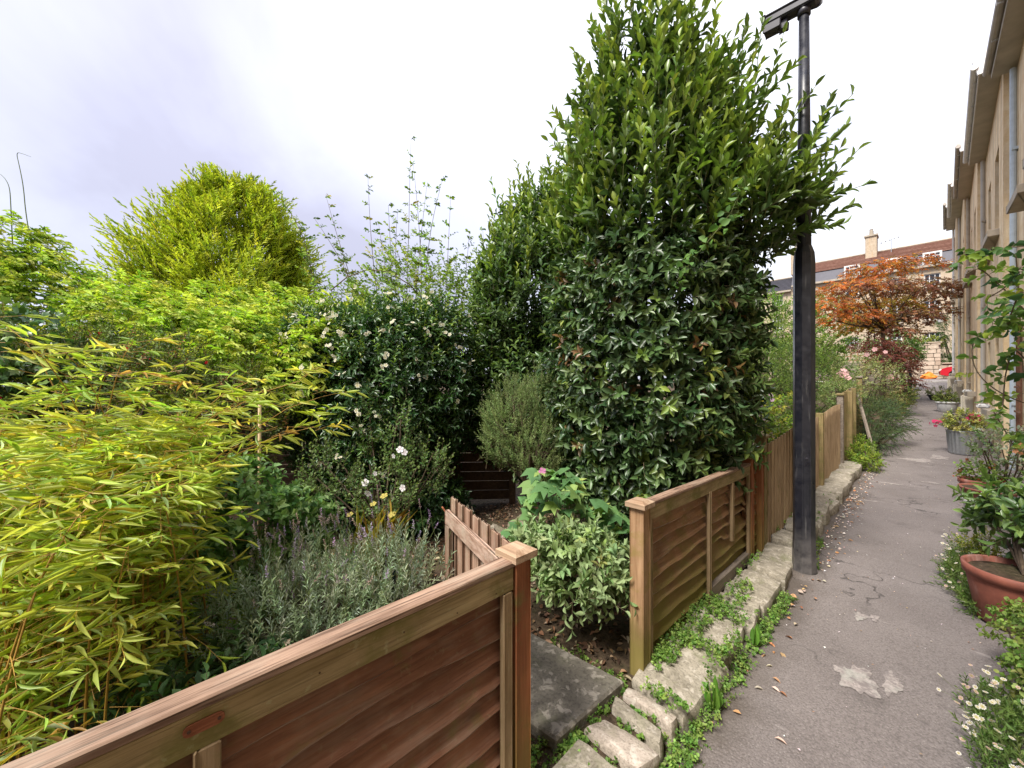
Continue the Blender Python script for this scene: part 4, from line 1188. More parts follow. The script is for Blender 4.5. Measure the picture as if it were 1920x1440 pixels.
# ---- golden conifer
rng = np.random.default_rng(31)
con = thing('golden_conifer', 'tall golden-green feathery conifer rising above the wisteria', 'conifer', (*at(430, 900, 9.0)[:2], .05))
lv, st = Leaves(), Stems()
cb = at(440, 600, 9.0); H = at(428, 345, 9.0)[2]; z0 = .8
n1 = 1900
zt = z0 + (H - z0) * (1 - rng.uniform(0, 1, n1) ** .72); az = rng.uniform(0, 6.28, n1)
fr = np.clip((zt - z0) / (H - z0), 0, 1); prof_r = 2.05 * (1 - fr ** 2.7) ** .62 * (1 + .10 * np.sin(3 * az + 1) + .13 * np.sin(5 * az + 7 * fr) + .10 * np.sin(9 * az - 11 * fr)) * rng.uniform(.9, 1.05, n1)
base = np.stack([cb[0] + prof_r * np.cos(az) * .42, cb[1] + prof_r * np.sin(az) * .42, zt - .25], 1)
dirs = np.stack([np.cos(az), np.sin(az), .55 + .9 * fr], 1) + rng.normal(0, .12, (n1, 3)); dirs = norm(dirs)
ln = np.maximum(prof_r * .62, .55) * rng.uniform(.85, 1.15, n1)
ok = np.sum(np.stack([np.cos(az), np.sin(az), 0 * az], 1) * norm(CAM - base), 1) > -.45
base, dirs, ln = base[ok], dirs[ok], ln[ok]; n1 = len(base)
st.add(base, base + dirs * ln[:, None], .012, .003)
for j in range(13):
    t = .2 + .8 * (j + rng.uniform(0, 1, n1)) / 13
    pb = base + dirs * (ln * t)[:, None]
    u = norm(np.cross(dirs, UP)); v = np.cross(u, dirs); ph = j * GOLD + rng.uniform(-.4, .4, n1)
    sd = norm(dirs * 1.0 + (u * np.cos(ph)[:, None] + v * np.sin(ph)[:, None]) * .62 + UP * .25)
    col = palette(rng, n1, [(.32, .40, .026), (.42, .50, .035), (.22, .30, .022), (.52, .56, .05)], [3, 4, 2, 2])
    sprigs(rng, lv, None, pb, sd, ln * (.34 - .19 * t) + .08, 8, .115, .034, col, (.48, .52, .05), 34, .0, 'dist', r=.002, up=.3, tipscale=.6)
lv.build(con, L_SOFT, T_DIA)
tr = MB(); tr.tube([(cb[0], cb[1], 0), (cb[0], cb[1], 3), (cb[0], cb[1], H - .5)], [.16, .1, .02], 8); tr.build('trunk', M_BARK, con, True); st.build(con, M_BARK, 'branches', 3)

# ---- tall open shrub with whippy stems against the sky
rng = np.random.default_rng(41)
wh = thing('whippy_shrub', 'open shrub with tall thin leafy stems above the white jasmine', 'shrub', W(770, 960, 5.8))
lv, st = Leaves(), Stems()
whips = [((770, 262), (760, 640)), ((690, 335), (720, 640)), ((612, 370), (700, 640)), ((830, 335), (800, 640)), ((800, 350), (775, 640)), ((728, 385), (735, 640)), ((845, 370), (830, 640)), ((590, 410), (680, 620)), ((640, 480), (740, 620)), ((775, 310), (790, 640)), ((880, 435), (850, 640)), ((655, 520), (720, 640)), ((905, 430), (880, 640)), ((565, 470), (640, 610)), ((870, 520), (830, 640)), ((710, 420), (750, 640)), ((745, 400), (760, 640)), ((520, 365), (590, 560))]
for (a, b) in whips:
    d = rng.uniform(5.5, 6.3); A, B = at(*b, d), at(*a, d)
    n_ = 12; prev = A
    bow = rng.normal(0, .06, 3)
    for k in range(n_):
        t = (k + 1) / n_; q = A + (B - A) * t + bow * math.sin(math.pi * t)
        st.add(prev[None], q[None], .009 * (1 - .8 * k / n_), .009 * (1 - .8 * (k + 1) / n_))
        nb = 4 if t < .6 else 2
        az = rng.uniform(0, 6.28, nb); D = np.stack([np.cos(az), np.sin(az), rng.uniform(.2, .9, nb)], 1)
        col = palette(rng, nb, [(.14, .23, .04), (.23, .33, .05), (.10, .17, .04), (.38, .35, .06)], [4, 4, 2, .7])
        sprigs(rng, lv, st, np.repeat(q[None], nb, 0), D, rng.uniform(.12, .34, nb) * (1.25 - t), 7 if t < .7 else 4, .06, .034, col, None, 65, .1, 'dist', r=.002)
        prev = q
P, N = blob_pts(rng, [(W(770, 590, 5.7), (.95, .7, .75)), (W(850, 600, 5.6), (.6, .6, .8)), (W(650, 610, 5.6), (.5, .5, .5))], 520, .4, .2, -.2)
sprigs(rng, lv, st, P, N + UP * .8 + rng.normal(0, .4, P.shape), .3, 9, .06, .034, palette(rng, len(P), [(.14, .23, .04), (.22, .33, .05), (.32, .37, .07)], [3, 3, 1]), None, 62, .1, 'dist', r=.0025)
lv.build(wh, L_SOFT, T_OVAL); st.build(wh, M_TWIG, 'stems', 4)
arch = MB(); arch.tube([W(620, 545, 5.2), W(650, 520, 5.2), (W(690, 505, 5.2)), W(730, 510, 5.2), W(770, 535, 5.3), W(800, 570, 5.4)], .008, 5); arch.build('arching_stem', M_TWIG, wh, True)

# ---- evergreen jasmine covered in white stars
jb = [(W(720, 760, 4.35), (.78, .75, 1.15)), (W(640, 745, 4.3), (.55, .55, .95)), (W(810, 720, 4.45), (.5, .5, .95)), (W(690, 900, 4.2), (.6, .5, .55)), (W(600, 640, 4.3), (.35, .35, .35)), (W(790, 960, 4.1), (.45, .45, .4))]
ja, P, N, rng = shrub('jasmine', 'dark glossy jasmine hedge dotted with white star flowers', 'hedge', W(720, 1010, 4.3), jb, 5600, 9, .075, .028,
    [(.040, .095, .032), (.064, .135, .040), (.105, .20, .05)], [4, 3, 1.2], None, L_GLOSS, T_OVAL, .22, 51, 62, .15, .6, .8, .4, .4, p=2.4, lump=.08, single=160, limb=12, back=-.4, rmin=.42)
top = P[:, 2] > at(720, 700, 4.3)[2]
lv = Leaves(); k = np.where(top)[0]; k = k[rng.uniform(0, 1, len(k)) < .35]
sprigs(rng, lv, None, P[k] + N[k] * .03, N[k] * .5 + UP + rng.normal(0, .3, (len(k), 3)), .14, 6, .05, .02, palette(rng, len(k), [(.16, .24, .04), (.22, .30, .05)]), None, 50, 0)
lv.build(ja, L_GLOSS, T_OVAL, 'young_foliage')
P, N = blob_pts(rng, jb, 1500, .97, .08, .0, None, 2.4, .9); top = P[:, 2] > at(720, 720, 4.3)[2]
kk = np.concatenate([rng.choice(np.where(top)[0], 70), rng.choice(np.where(~top)[0], 46)])
fp, fn = P[kk] + N[kk] * .10, N[kk] + rng.normal(0, .3, (len(kk), 3))
vis = np.sum(N[kk] * norm(CAM - P[kk]), 1) > .05
fp, fn = fp[vis], fn[vis]
fp2 = np.concatenate([fp + rng.normal(0, .022, fp.shape) for _ in range(4)]); fn2 = np.concatenate([fn + rng.normal(0, .5, fn.shape) for _ in range(4)])
flowers(rng, ja, fp2[:300], fn2[:300], .040, T_STAR, (.78, .76, .66), L_PETAL, eye=(.6, .5, .2))

# ---- back fence of dark boards between the shrubs
bf = thing('back_fence', 'dark board fence at the back of the garden between jasmine and laurel', 'fence', W(850, 930, 4.9))
pa, pb_ = at(430, 900, 4.7), at(960, 900, 4.9)
ud = (pb_ - pa); Lf = np.linalg.norm(ud[:2]); ang = math.atan2(ud[1], ud[0])
for i in range(11):
    m = MB(); c = (pa + pb_) / 2; m.box((c[0], c[1], .15 + i * .118), (Lf, .022, .112), rz=ang, bev=.004); m.build('plank', M_DARKWOOD, bf)
for f in (0.0, .5, .80, 1.0):
    m = MB(); c = pa + ud * f; m.box((c[0] + .05 * math.sin(ang), c[1] - .05 * math.cos(ang), .7), (.08, .07, 1.45), rz=ang); m.build('post', M_DARKWOOD, bf)

# ---- laurels
lau = [(.042, .082, .030), (.074, .130, .045), (.12, .185, .068)]
lb2 = [(W(1000, 560, 4.9), (.72, .72, 1.0)), (W(1010, 740, 4.8), (.6, .6, 1.1)), (W(960, 590, 5.1), (.6, .6, .9)), (W(1035, 450, 4.9), (.42, .42, .75)), (W(1075, 470, 4.5), (.38, .38, .7)), (W(930, 720, 5.0), (.42, .42, 1.0)), (W(975, 450, 5.1), (.3, .3, .5))]
l2, P, N, rng = shrub('laurel_hedge', 'dark laurel hedge standing behind the rosemary', 'hedge', W(990, 930, 4.9), lb2, 4600, 8, .092, .037, [tuple(1.25 * q for q in c) for c in lau], [3, 4, 2], (.16, .24, .04), L_GLOSS, T_BAY, .26, 61, 52, .0, .6, .7, .75, .3, limb=16, yf=.3, trunk_r=.04, back=-.4, rmin=.4)
lv, st = Leaves(), Stems()
k = rng.choice(np.where(P[:, 2] > 2.3)[0], 330); 
sprigs(rng, lv, st, P[k], np.array([0, 0, 1.]) + rng.normal(0, .16, (len(k), 3)) + N[k] * .2, rng.uniform(.25, .5, len(k)), 9, .095, .038, palette(rng, len(k), [(.15, .24, .05), (.23, .34, .06)]), (.38, .44, .07), 36, 0, r=.003, young_frac=.6)
lv.build(l2, L_GLOSS, T_BAY, 'shoots'); st.build(l2, M_GTWIG, 'shoot_stems', 3)

BX, BY = -1.80, 3.42
bay = thing('laurel_tree', 'large clipped bay laurel overhanging the board fence and lamp post', 'tree', (BX, BY, .08))
rng = np.random.default_rng(71)
lv, st, sh = Leaves(), Stems(), Stems()
low = [((BX, BY, 1.50), (.86, .86, 1.10)), ((BX + .02, BY + .02, 2.25), (.84, .84, .75)), ((BX - .05, BY - .02, .95), (.74, .74, .72))]
P, N = blob_pts(rng, low, 3900, .66, .05, -.5, .22, 2.6)
col = palette(rng, len(P), lau + [(.16, .10, .04), (.17, .24, .06), (.20, .27, .05)], [3.2, 4, 2.6, .22, .6, .25], .32)
sprigs(rng, lv, st, P - norm(N) * .05, N * .9 + UP * .25 + rng.normal(0, .42, P.shape), .16, 7, .096, .040, col, None, 62, .12, r=.0025, up=.5, sag=.15)
upb = [((BX + .05, BY + .05, 3.0), (.84, .84, .75)), ((BX + .08, BY + .06, 3.72), (.60, .60, .70)), ((BX + .02, BY - .02, 4.35), (.36, .36, .5)), ((BX + .38, BY + .34, 4.0), (.26, .26, .45)), ((BX - .30, BY - .22, 3.9), (.22, .22, .45)), ((BX + .62, BY + .42, 3.0), (.58, .58, .50)), ((BX - .35, BY - .1, 2.9), (.45, .45, .5))]
P2, N2 = blob_pts(rng, upb, 1000, .3, .12, -.5, 1.6)
col = palette(rng, len(P2), lau, [3, 4, 3], .25)
sprigs(rng, lv, st, P2, N2 * .6 + UP * .8 + rng.normal(0, .35, P2.shape), rng.uniform(.18, .34, len(P2)), 9, .115, .047, col, (.22, .31, .05), 50, .0, r=.003, up=.6, young_frac=.55)
# long pale shoots above and over the lane
S1, Nn = blob_pts(rng, upb, 420, .80, .14, -.5, 2.6)
sprigs(rng, lv, sh, S1, Nn * .45 + UP * 1.0 + rng.normal(0, .2, S1.shape), rng.uniform(.28, .55, len(S1)), 10, .112, .046, palette(rng, len(S1), [(.10, .17, .04), (.15, .25, .05), (.23, .34, .06)], [3, 3, 2]), (.40, .46, .07), 38, 0, r=.0035, young_frac=.45, up=.3)
ends = np.array([at(*q) for q in ((1600, 175, 3.0), (1560, 180, 3.05), (1625, 345, 3.0), (1570, 250, 2.95), (1610, 280, 3.1), (1580, 420, 3.0), (1500, 110, 3.0), (1455, 130, 2.9), (1470, 60, 3.1), (1530, 160, 3.1), (1560, 330, 2.9), (1590, 230, 3.2), (1540, 420, 2.95), (1600, 380, 3.2), (1480, 170, 3.0), (1430, 30, 3.1), (1400, 40, 3.0), (1550, 380, 3.1), (1520, 300, 2.9), (1535, 250, 2.9), (1490, 330, 2.9), (1510, 390, 2.9), (1085, 110, 3.4), (1075, 170, 3.4), (1110, 60, 3.4), (1160, 20, 3.4), (1230, -10, 3.4), (1330, 0, 3.3))])
starts = np.array([(BX + .55, BY + .35, 2.75)]) + rng.normal(0, .14, (len(ends), 3))
starts[-6:] = np.array([(BX - .25, BY + .1, 3.6)]) + rng.normal(0, .15, (6, 3)); starts[6:8] = np.array([(BX + .4, BY + .25, 3.5)])
for i in range(len(ends)):
    d = ends[i] - starts[i]; 
    sprigs(rng, lv, sh, starts[i][None] + d * .25, d[None], np.array([np.linalg.norm(d) * .75]), 20, .118, .047, palette(rng, 1, [(.08, .145, .04), (.12, .20, .05)]), (.24, .33, .07), 46, .0, r=.005, young_frac=.3, up=.4, segs=3, t0=.2)
    st.add(starts[i][None] * .75 + np.array([[BX, BY, 2.2]]) * .25, starts[i][None] + d * .25, .012, .006)
lv.build(bay, L_GLOSS, T_BAY, single=300)
tr = MB()
for k in range(6):
    a = k * 1.05; e_ = (BX + .5 * math.cos(a) * rng.uniform(.4, 1), BY + .5 * math.sin(a) * rng.uniform(.4, 1), rng.uniform(3.2, 4.6))
    tr.tube([(BX + .06 * math.cos(a), BY + .06 * math.sin(a), 0), (BX + .14 * math.cos(a), BY + .14 * math.sin(a), 1.2), (BX * .5 + e_[0] * .5, BY * .5 + e_[1] * .5, 2.4), e_], [.045, .036, .024, .006], 7)
tr.build('trunk', M_BARK, bay, True); st.build(bay, M_TWIG, 'twigs', 3); sh.build(bay, M_GTWIG, 'shoot_stems', 4)
# bindweed running up the face of the laurel
bw = thing('bindweed', 'pale green bindweed trailing down the face of the laurel', 'climber', (*at(1230, 900, 2.75)[:2], .1))
lv, st = Leaves(), Stems(); prev = None
for (px, py) in ((1395, 330), (1385, 365), (1370, 400), (1350, 425), (1325, 455), (1305, 480), (1290, 500), (1270, 525)):
    q = at(px, py, 2.72)
    if prev is not None: st.add(prev[None], q[None], .002, .002)
    prev = q; D = norm(rng.normal(0, 1, (3, 3)) + (CAM - q) * .1)
    sprigs(rng, lv, st, np.repeat(q[None], 3, 0), D, .06, 2, .062, .05, palette(rng, 3, [(.12, .26, .08), (.16, .30, .07)]), None, 70, .3, up=.3)
lv.build(bw, L_SOFT, T_OVAL, single=60); st.build(bw, M_GTWIG, 'stems', 3)

# ---- rosemary-like bush
rm, P, N, rng = shrub('rosemary_bush', 'grey-green needle leaved bush in front of the dark laurel hedge', 'shrub', W(985, 900, 3.6), [(W(960, 790, 3.7), (.30, .3, .36)), (W(1010, 780, 3.8), (.28, .28, .40)), (W(1000, 835, 3.6), (.33, .3, .25)), (W(940, 830, 3.65), (.2, .2, .2)), (W(1010, 870, 3.6), (.25, .22, .15))], 820, 26, .030, .005,
    [(.26, .36, .14), (.34, .44, .18), (.20, .28, .11)], None, (.40, .50, .20), L_GREY, T_DIA, .22, 81, 50, .0, .4, .55, .8, .25, limb=20, lump=.08)

# ---- sage with felty leaves
sg, P, N, rng = shrub('sage_bush', 'pale grey-green sage bush between gate and fence post', 'shrub', W(1080, 1160, 2.25), [(W(1050, 1030, 2.35), (.22, .22, .16)), (W(1110, 1050, 2.25), (.24, .2, .16)), (W(1000, 1020, 2.45), (.16, .16, .14)), (W(1080, 1085, 2.15), (.2, .16, .12)), (W(1150, 1060, 2.3), (.14, .14, .16))], 330, 8, .066, .027,
    [(.23, .32, .14), (.28, .37, .18), (.18, .27, .09), (.30, .37, .12)], [3, 3, 2, 1], (.32, .41, .20), L_GREY, T_BAY, .17, 82, 55, .25, .6, .7, .55, .5, lump=.2, rmin=.45, single=180, limb=16, trunk_r=.008)

# ---- large lobed leaves (hollyhock-like) with one pink flower
rng = np.random.default_rng(83)
hb = thing('mallow_plant', 'plant with large lobed green leaves and one pink flower behind the sage', 'plant', W(1070, 1080, 2.7))
lv, st = Leaves(), Stems()
for i in range(95):
    px = rng.uniform(945, 1180); py = 960 - 75 * math.exp(-((px - 1040) / 60) ** 2) + rng.uniform(-18, 62); d = rng.uniform(2.5, 2.85)
    if px > 1110: py += 10
    q = at(px, py, d); b = np.array(W(1070, 1110, 2.75)); az = rng.uniform(0, 6.28)
    st.add((b + (q - b) * .35 + np.array([0, 0, .02]))[None], q[None], .003, .002)
    D = np.array([math.cos(az), math.sin(az), -.25]) + (CAM - q) * .12
    lv.add(q[None], D[None], (UP + (CAM - q) * .25 + rng.normal(0, .3, 3))[None], rng.uniform(.11, .19), rng.uniform(.12, .19), palette(rng, 1, [(.10, .22, .08), (.15, .29, .10), (.21, .35, .11), (.32, .39, .11)], [3, 4, 3, 1]))
lv.build(hb, L_SOFT, T_LOBED, single=100); st.build(hb, M_GTWIG, 'stems', 4)
flowers(rng, hb, np.array([W(1017, 884, 2.55)]), np.array([[.5, -.6, .3]]), .05, T_STAR, (.62, .22, .45), L_PETAL)

# ---- lavender spilling over its timber edging
rng = np.random.default_rng(91)
la = thing('lavender', 'straggly grey-green lavender with faded purple spikes behind the fence', 'lavender', W(640, 1230, 2.0))
lv, st, sp = Leaves(), Stems(), Leaves()
P, N = blob_pts(rng, [(W(620, 1150, 2.0), (.32, .32, .18)), (W(520, 1180, 1.85), (.26, .26, .18)), (W(730, 1100, 2.15), (.28, .28, .18)), (W(560, 1080, 2.3), (.25, .25, .16))], 640, .2, .1, -.6, .06)
sprigs(rng, lv, st, P, N * .4 + UP + rng.normal(0, .3, P.shape), .17, 16, .040, .0055, palette(rng, len(P), [(.42, .49, .36), (.52, .58, .44), (.34, .42, .27)]), None, 40, 0, r=.0012)
k = rng.choice(len(P), 210); D = norm(UP * .8 + N[k] * .3 + np.array([-.35, -.05, 0]) + rng.normal(0, .33, (210, 3))); Ls = rng.uniform(.22, .42, 210)
st.add(P[k], P[k] + D * Ls[:, None], .0011, .0009)
sprigs(rng, sp, None, P[k] + D * (Ls - .045)[:, None], D, .06, 14, .012, .008, palette(rng, 210, [(.27, .18, .32), (.36, .27, .40), (.28, .20, .20), (.38, .30, .26)]), None, 60, 0)
lv.build(la, L_GREY, T_DIA); sp.build(la, L_GREY, T_DIA, 'flower_spikes'); st.build(la, M_GTWIG, 'stems', 3)
eg = MB(); a, b = at(380, 1215, 1.95), at(640, 1130, 2.05)
eg.tube([(*a[:2], .25), (*b[:2], .25)], .035, 4); eg.tube([(*a[:2], .16), (*b[:2], .16)], .03, 4)
tag(eg.build('timber_edging', M_GREYWOOD), 'grey timber edging board below the lavender', 'edging')

# ---- dark leafy plant between bamboo and lavender
nb, P, N, rng = shrub('leafy_nightshade', 'dark green leafy plant between bamboo and lavender', 'plant', W(480, 1230, 2.4), [(W(480, 990, 2.45), (.34, .3, .32)), (W(430, 1080, 2.3), (.32, .3, .3)), (W(540, 1000, 2.5), (.22, .22, .26)), (W(380, 1150, 2.1), (.3, .26, .26)), (W(450, 920, 2.5), (.2, .2, .2)), (W(580, 985, 2.6), (.16, .16, .14))], 520, 8, .062, .034,
    [(.12, .25, .08), (.18, .32, .10), (.26, .40, .15)], [4, 3, 1.6], (.34, .46, .18), L_SOFT, T_OVAL, .2, 92, 65, .25, .7, .7, .5, .4, single=120, twig=M_GTWIG, limb=14, trunk_r=.008)
gc, P, N, rng = shrub('ground_cover', 'low dark leaves under the bamboo', 'plant', W(350, 1350, 1.7), [((-1.75, .15, .2), (.5, .6, .28)), ((-1.5, -.35, .25), (.3, .5, .3)), ((-1.6, .55, .2), (.35, .3, .25))], 330, 8, .06, .032, [(.06, .12, .045), (.09, .17, .06)], None, None, L_SOFT, T_OVAL, .2, 93, 65, .2, .7, .5, .6, .4, limb=6)

# ---- white-flowered mallow bush in front of the jasmine
wm, P, N, rng = shrub('white_mallow', 'upright dull green bush with a few large white flowers before the jasmine', 'shrub', W(720, 1010, 3.5), [(W(620, 885, 3.5), (.28, .25, .22)), (W(720, 920, 3.4), (.34, .28, .22)), (W(790, 880, 3.5), (.26, .24, .26)), (W(745, 830, 3.5), (.14, .14, .3)), (W(690, 800, 3.6), (.10, .1, .32))], 320, 9, .042, .026,
    [(.10, .18, .06), (.15, .24, .08), (.20, .29, .10)], None, (.27, .34, .12), L_SOFT, T_LOBED, .22, 94, 58, .0, .5, .5, .9, .3, limb=18, trunk_r=.01)
flowers(rng, wm, np.array([W(685, 905, 3.15), W(755, 915, 3.1), (W(758, 848, 3.2)), W(738, 855, 3.2), W(703, 888, 3.15), W(690, 925, 3.1), W(750, 843, 3.2)]), np.array([[.5, -.5, .3], [.3, -.6, .1], [.8, -.2, .4], [.2, -.7, -.1], [.6, .1, .3], [.5, -.6, -.3], [.6, -.4, .5]]), .055, T_STAR, (.88, .87, .88), L_PETAL, eye=(.75, .6, .66))

# ---- daylily in a blue glazed pot
pot = thing('glazed_pot', 'blue-green glazed pot holding the yellow strappy lily', 'pot', (*at(712, 1070, 2.62)[:2], gz(-1.9, 1.2)))
pc = at(712, 1070, 2.62); pz0 = .10
m = MB(); m.lathe([(.07, 0), (.095, .02), (.115, .17), (.125, .20), (.118, .205), (.105, .18), (.09, .03)], (pc[0], pc[1], pz0), 24); m.build('body', M_BPOT, pot, True)
m = MB(); m.lathe([(.104, .165), (.02, .175), (.001, .176)], (pc[0], pc[1], pz0), 20, False); m.build('soil', M_SOIL, pot)
dl_ = thing('daylily', 'yellowing strappy daylily growing in the blue-green pot', 'plant', (pc[0], pc[1], pz0 + .18))
rng = np.random.default_rng(95)
lv = Leaves(); n_ = 60; az = rng.uniform(0, 6.28, n_)
D = np.stack([np.cos(az) * .55, np.sin(az) * .55, np.full(n_, .9)], 1) + rng.normal(0, .15, (n_, 3))
lv.add(np.array([[pc[0], pc[1], pz0 + .17]]) + rng.normal(0, .02, (n_, 3)) * [1, 1, 0], D, UP + np.stack([np.cos(az), np.sin(az), 0 * az], 1) * 1.5, rng.uniform(.22, .40, n_), .016, palette(rng, n_, [(.34, .30, .05), (.44, .36, .06), (.26, .28, .06), (.40, .24, .06)]))
T_STRAP = tmpl([.45, .5, .48, .42, .3], .75, .6)
lv.build(dl_, L_SOFT, T_STRAP, single=70, single_name='leaf')
st = Stems()
for (px, py) in ((656, 965), (735, 965), (700, 945), (720, 930)):
    q = at(px, py, 2.55); st.add(np.array([[pc[0], pc[1], pz0 + .2]]), q[None], .003, .002)
    flowers(rng, dl_, q[None], np.array([[.2, -.4, .8]]), .055, T_STAR, (.55, .46, .12), L_PETAL)
st.build(dl_, M_GTWIG, 'flower_stalks', 4)

# ---- cane stake
m = MB(); a, b = at(485, 900, 2.75), at(487, 745, 2.75); m.tube([(a[0], a[1], .05), tuple(b)], .011, 7)
tag(m.build('cane_stake', M_CANE, None, True), 'upright pale cane stake behind the bamboo', 'stake')
# ---- rock
def rock(name, label, c, r, seed):
    r_ = np.random.default_rng(seed); m = MB(); m.lathe([(.05, -.5), (.7, -.4), (.95, 0), (.85, .35), (.45, .62), (.05, .7)], (0, 0, 0), 10)
    V = np.array(m.v) * r; V += r_.normal(0, .09 * min(r), V.shape); V += np.array(c)
    tag(mesh(name, V, m.f, M_ROCK), label, 'rock')
q = at(925, 965, 3.3); rock('rock', 'rounded mossy garden rock at the foot of the rosemary', (q[0], q[1], .2), (.17, .14, .20), 1)
q = at(985, 925, 3.3); rock('rock', 'dark rock under the rosemary bush', (q[0], q[1], .28), (.2, .16, .20), 2)
# ---- leaf litter and weeds
rng = np.random.default_rng(101)
lv = Leaves(); n_ = 5200
X = rng.uniform(-3.6, -1.02, n_); Y = rng.uniform(.9, 4.6, n_)
lv.add(np.stack([X, Y, ground_z(X, Y) + rng.uniform(.004, .02, n_)], 1), rng.normal(0, 1, (n_, 3)) * [1, 1, .25], UP + rng.normal(0, .35, (n_, 3)), rng.uniform(.02, .055, n_), rng.uniform(.012, .03, n_), palette(rng, n_, [(.20, .11, .06), (.12, .07, .045), (.32, .20, .12), (.07, .045, .03), (.38, .29, .2)]))
lo_ = lv.build(None, L_DRY, T_OVAL, 'leaf_litter'); tag(lo_, 'brown fallen leaves and chips on the garden soil', 'leaf litter', kind='stuff')
lv = Leaves(); n_ = 130
Y = rng.uniform(1.1, 9.5, n_) ** 1.0; X = -.66 + np.abs(rng.normal(0, .10, n_)); 
lv.add(np.stack([X, Y, rise(Y) + rng.uniform(.004, .014, n_)], 1), rng.normal(0, 1, (n_, 3)) * [1, 1, .15], UP + rng.normal(0, .3, (n_, 3)), rng.uniform(.02, .05, n_), rng.uniform(.012, .028, n_), palette(rng, n_, [(.42, .20, .10), (.50, .30, .16), (.30, .14, .08), (.6, .5, .4)]))
n_ = 420; X = rng.uniform(-.65, .5, n_); Y = rng.uniform(1.2, 11, n_); 
lv.add(np.stack([X, Y, rise(Y) + .006], 1), rng.normal(0, 1, (n_, 3)) * [1, 1, .1], UP + rng.normal(0, .2, (n_, 3)), rng.uniform(.005, .016, n_), rng.uniform(.004, .012, n_), palette(rng, n_, [(.65, .60, .58), (.5, .38, .3), (.3, .2, .14)]))
Y = rng.uniform(4, 10, 260); X = -.66 + np.abs(rng.normal(0, .09, 260))
lv.add(np.stack([X, Y, rise(Y) + .008], 1), rng.normal(0, 1, (260, 3)) * [1, 1, .1], UP + rng.normal(0, .2, (260, 3)), rng.uniform(.01, .03, 260), rng.uniform(.008, .02, 260), palette(rng, 260, [(.7, .64, .62), (.6, .45, .38)]))
lo_ = lv.build(None, L_DRY, T_OVAL, 'fallen_leaves'); tag(lo_, 'fallen leaves and petals scattered along the lane', 'leaf litter', kind='stuff')
lv, st = Leaves(), Stems()
def weeds(cx, cy_, rx, ry, n, h, seed, cols):
    r_ = np.random.default_rng(seed)
    a = r_.uniform(0, 6.28, n); q = np.sqrt(r_.uniform(0, 1, n)); X = cx + rx * q * np.cos(a); Y = cy_ + ry * q * np.sin(a)
    kz = np.where((X > -1.0) & (X < -.70) & (Y > 1.7), .11, 0.0)
    B = np.stack([X, Y, np.maximum(np.maximum(ground_z(X, Y), rise(Y) - .01), kz)], 1)
    sprigs(r_, lv, st, B, UP + r_.normal(0, .7, (n, 3)), r_.uniform(.4, 1, n) * h, 6, .016, .014, palette(r_, n, cols), None, 75, .2, r=.0009)
wc = [(.12, .23, .045), (.18, .31, .06), (.26, .38, .09)]
for i, a in enumerate(((-.94, 2.40, .08, .42, 220, .08), (-.93, 1.98, .05, .14, 60, .06), (-.69, 2.28, .05, .18, 130, .10), (-.68, 1.56, .05, .26, 150, .07), (-.80, 1.625, .13, .02, 24, .04), (-.80, 1.51, .13, .02, 24, .04), (-.95, 1.12, .2, .16, 190, .06), (-1.0, 1.45, .025, .25, 70, .05), (-.67, 2.75, .04, .25, 110, .08), (-.66, 3.2, .04, .24, 100, .08), (-.86, 2.9, .06, .3, 90, .07), (-.64, 4.05, .06, .12, 50, .08), (-.95, 3.5, .05, .3, 40, .06), (-1.05, 1.68, .06, .1, 40, .05), (-.68, 1.95, .04, .2, 70, .10), (-.85, 2.22, .12, .05, 60, .06), (-.83, 2.62, .12, .06, 60, .06), (-1.25, 1.72, .25, .06, 70, .05), (-.8, 1.73, .13, .03, 40, .05), (-.95, 1.28, .2, .06, 80, .05), (-.66, 4.4, .04, .5, 80, .06), (-.99, 4.8, .03, .7, 70, .08), (-.82, 5.6, .1, .9, 50, .05))):
    weeds(*a, 200 + i, wc)
lo_ = lv.build(None, L_SOFT, T_OVAL, 'weeds'); tag(lo_, 'clover and small weeds growing along the kerb stones', 'weeds', kind='stuff')
s_ = st.build(lo_, M_GTWIG, 'weed_stems', 3)
# upright dock leaves beside the kerb
rng = np.random.default_rng(103)
for lab, (x, y, n_) in (('upright bright green dock leaves growing against the kerb stone', (-.675, 2.60, 5)), ('small dock plant beside the pale cobbles', (-.67, 1.95, 7))):
    dk = thing('dock_plant', lab, 'plant', (x, y, 0)); lv = Leaves(); az = rng.uniform(0, 6.28, n_)
    lv.add(np.repeat([[x, y, .0]], n_, 0), np.stack([np.cos(az) * .35, np.sin(az) * .35, np.ones(n_)], 1), UP * .2 + np.stack([np.cos(az), np.sin(az), 0 * az], 1), rng.uniform(.10, .16, n_), .03, palette(rng, n_, [(.13, .30, .04), (.18, .34, .05)]))
    lv.build(dk, L_SOFT, T_BAY, single=20)
# ================================================================== pots and plants against the houses
def pot_obj(name, label, c, r, h, mat, soil=True, prof=None, group=None):
    o = thing(name, label, 'pot', c, group)
    prof = prof or [(r * .68, 0), (r * .74, .012), (r * .93, h * .80), (r * .93, h * .82), (r * 1.0, h * .83), (r * 1.02, h * .99), (r * .98, h), (r * .91, h * .985), (r * .88, h * .80)]
    m = MB(); m.lathe(prof, c, 40); m.build('body', mat, o, True)
    if soil:
        m = MB(); n = 28
        m.lathe([(r * .89, h * .90), (r * .5, h * .93), (r * .01, h * .92)], c, n, False); V = np.array(m.v); V[n:2 * n, 2] += np.random.default_rng(1).normal(0, .006, n); m.v = [tuple(v) for v in V]; m.build('soil', M_SOIL, o)
    return o
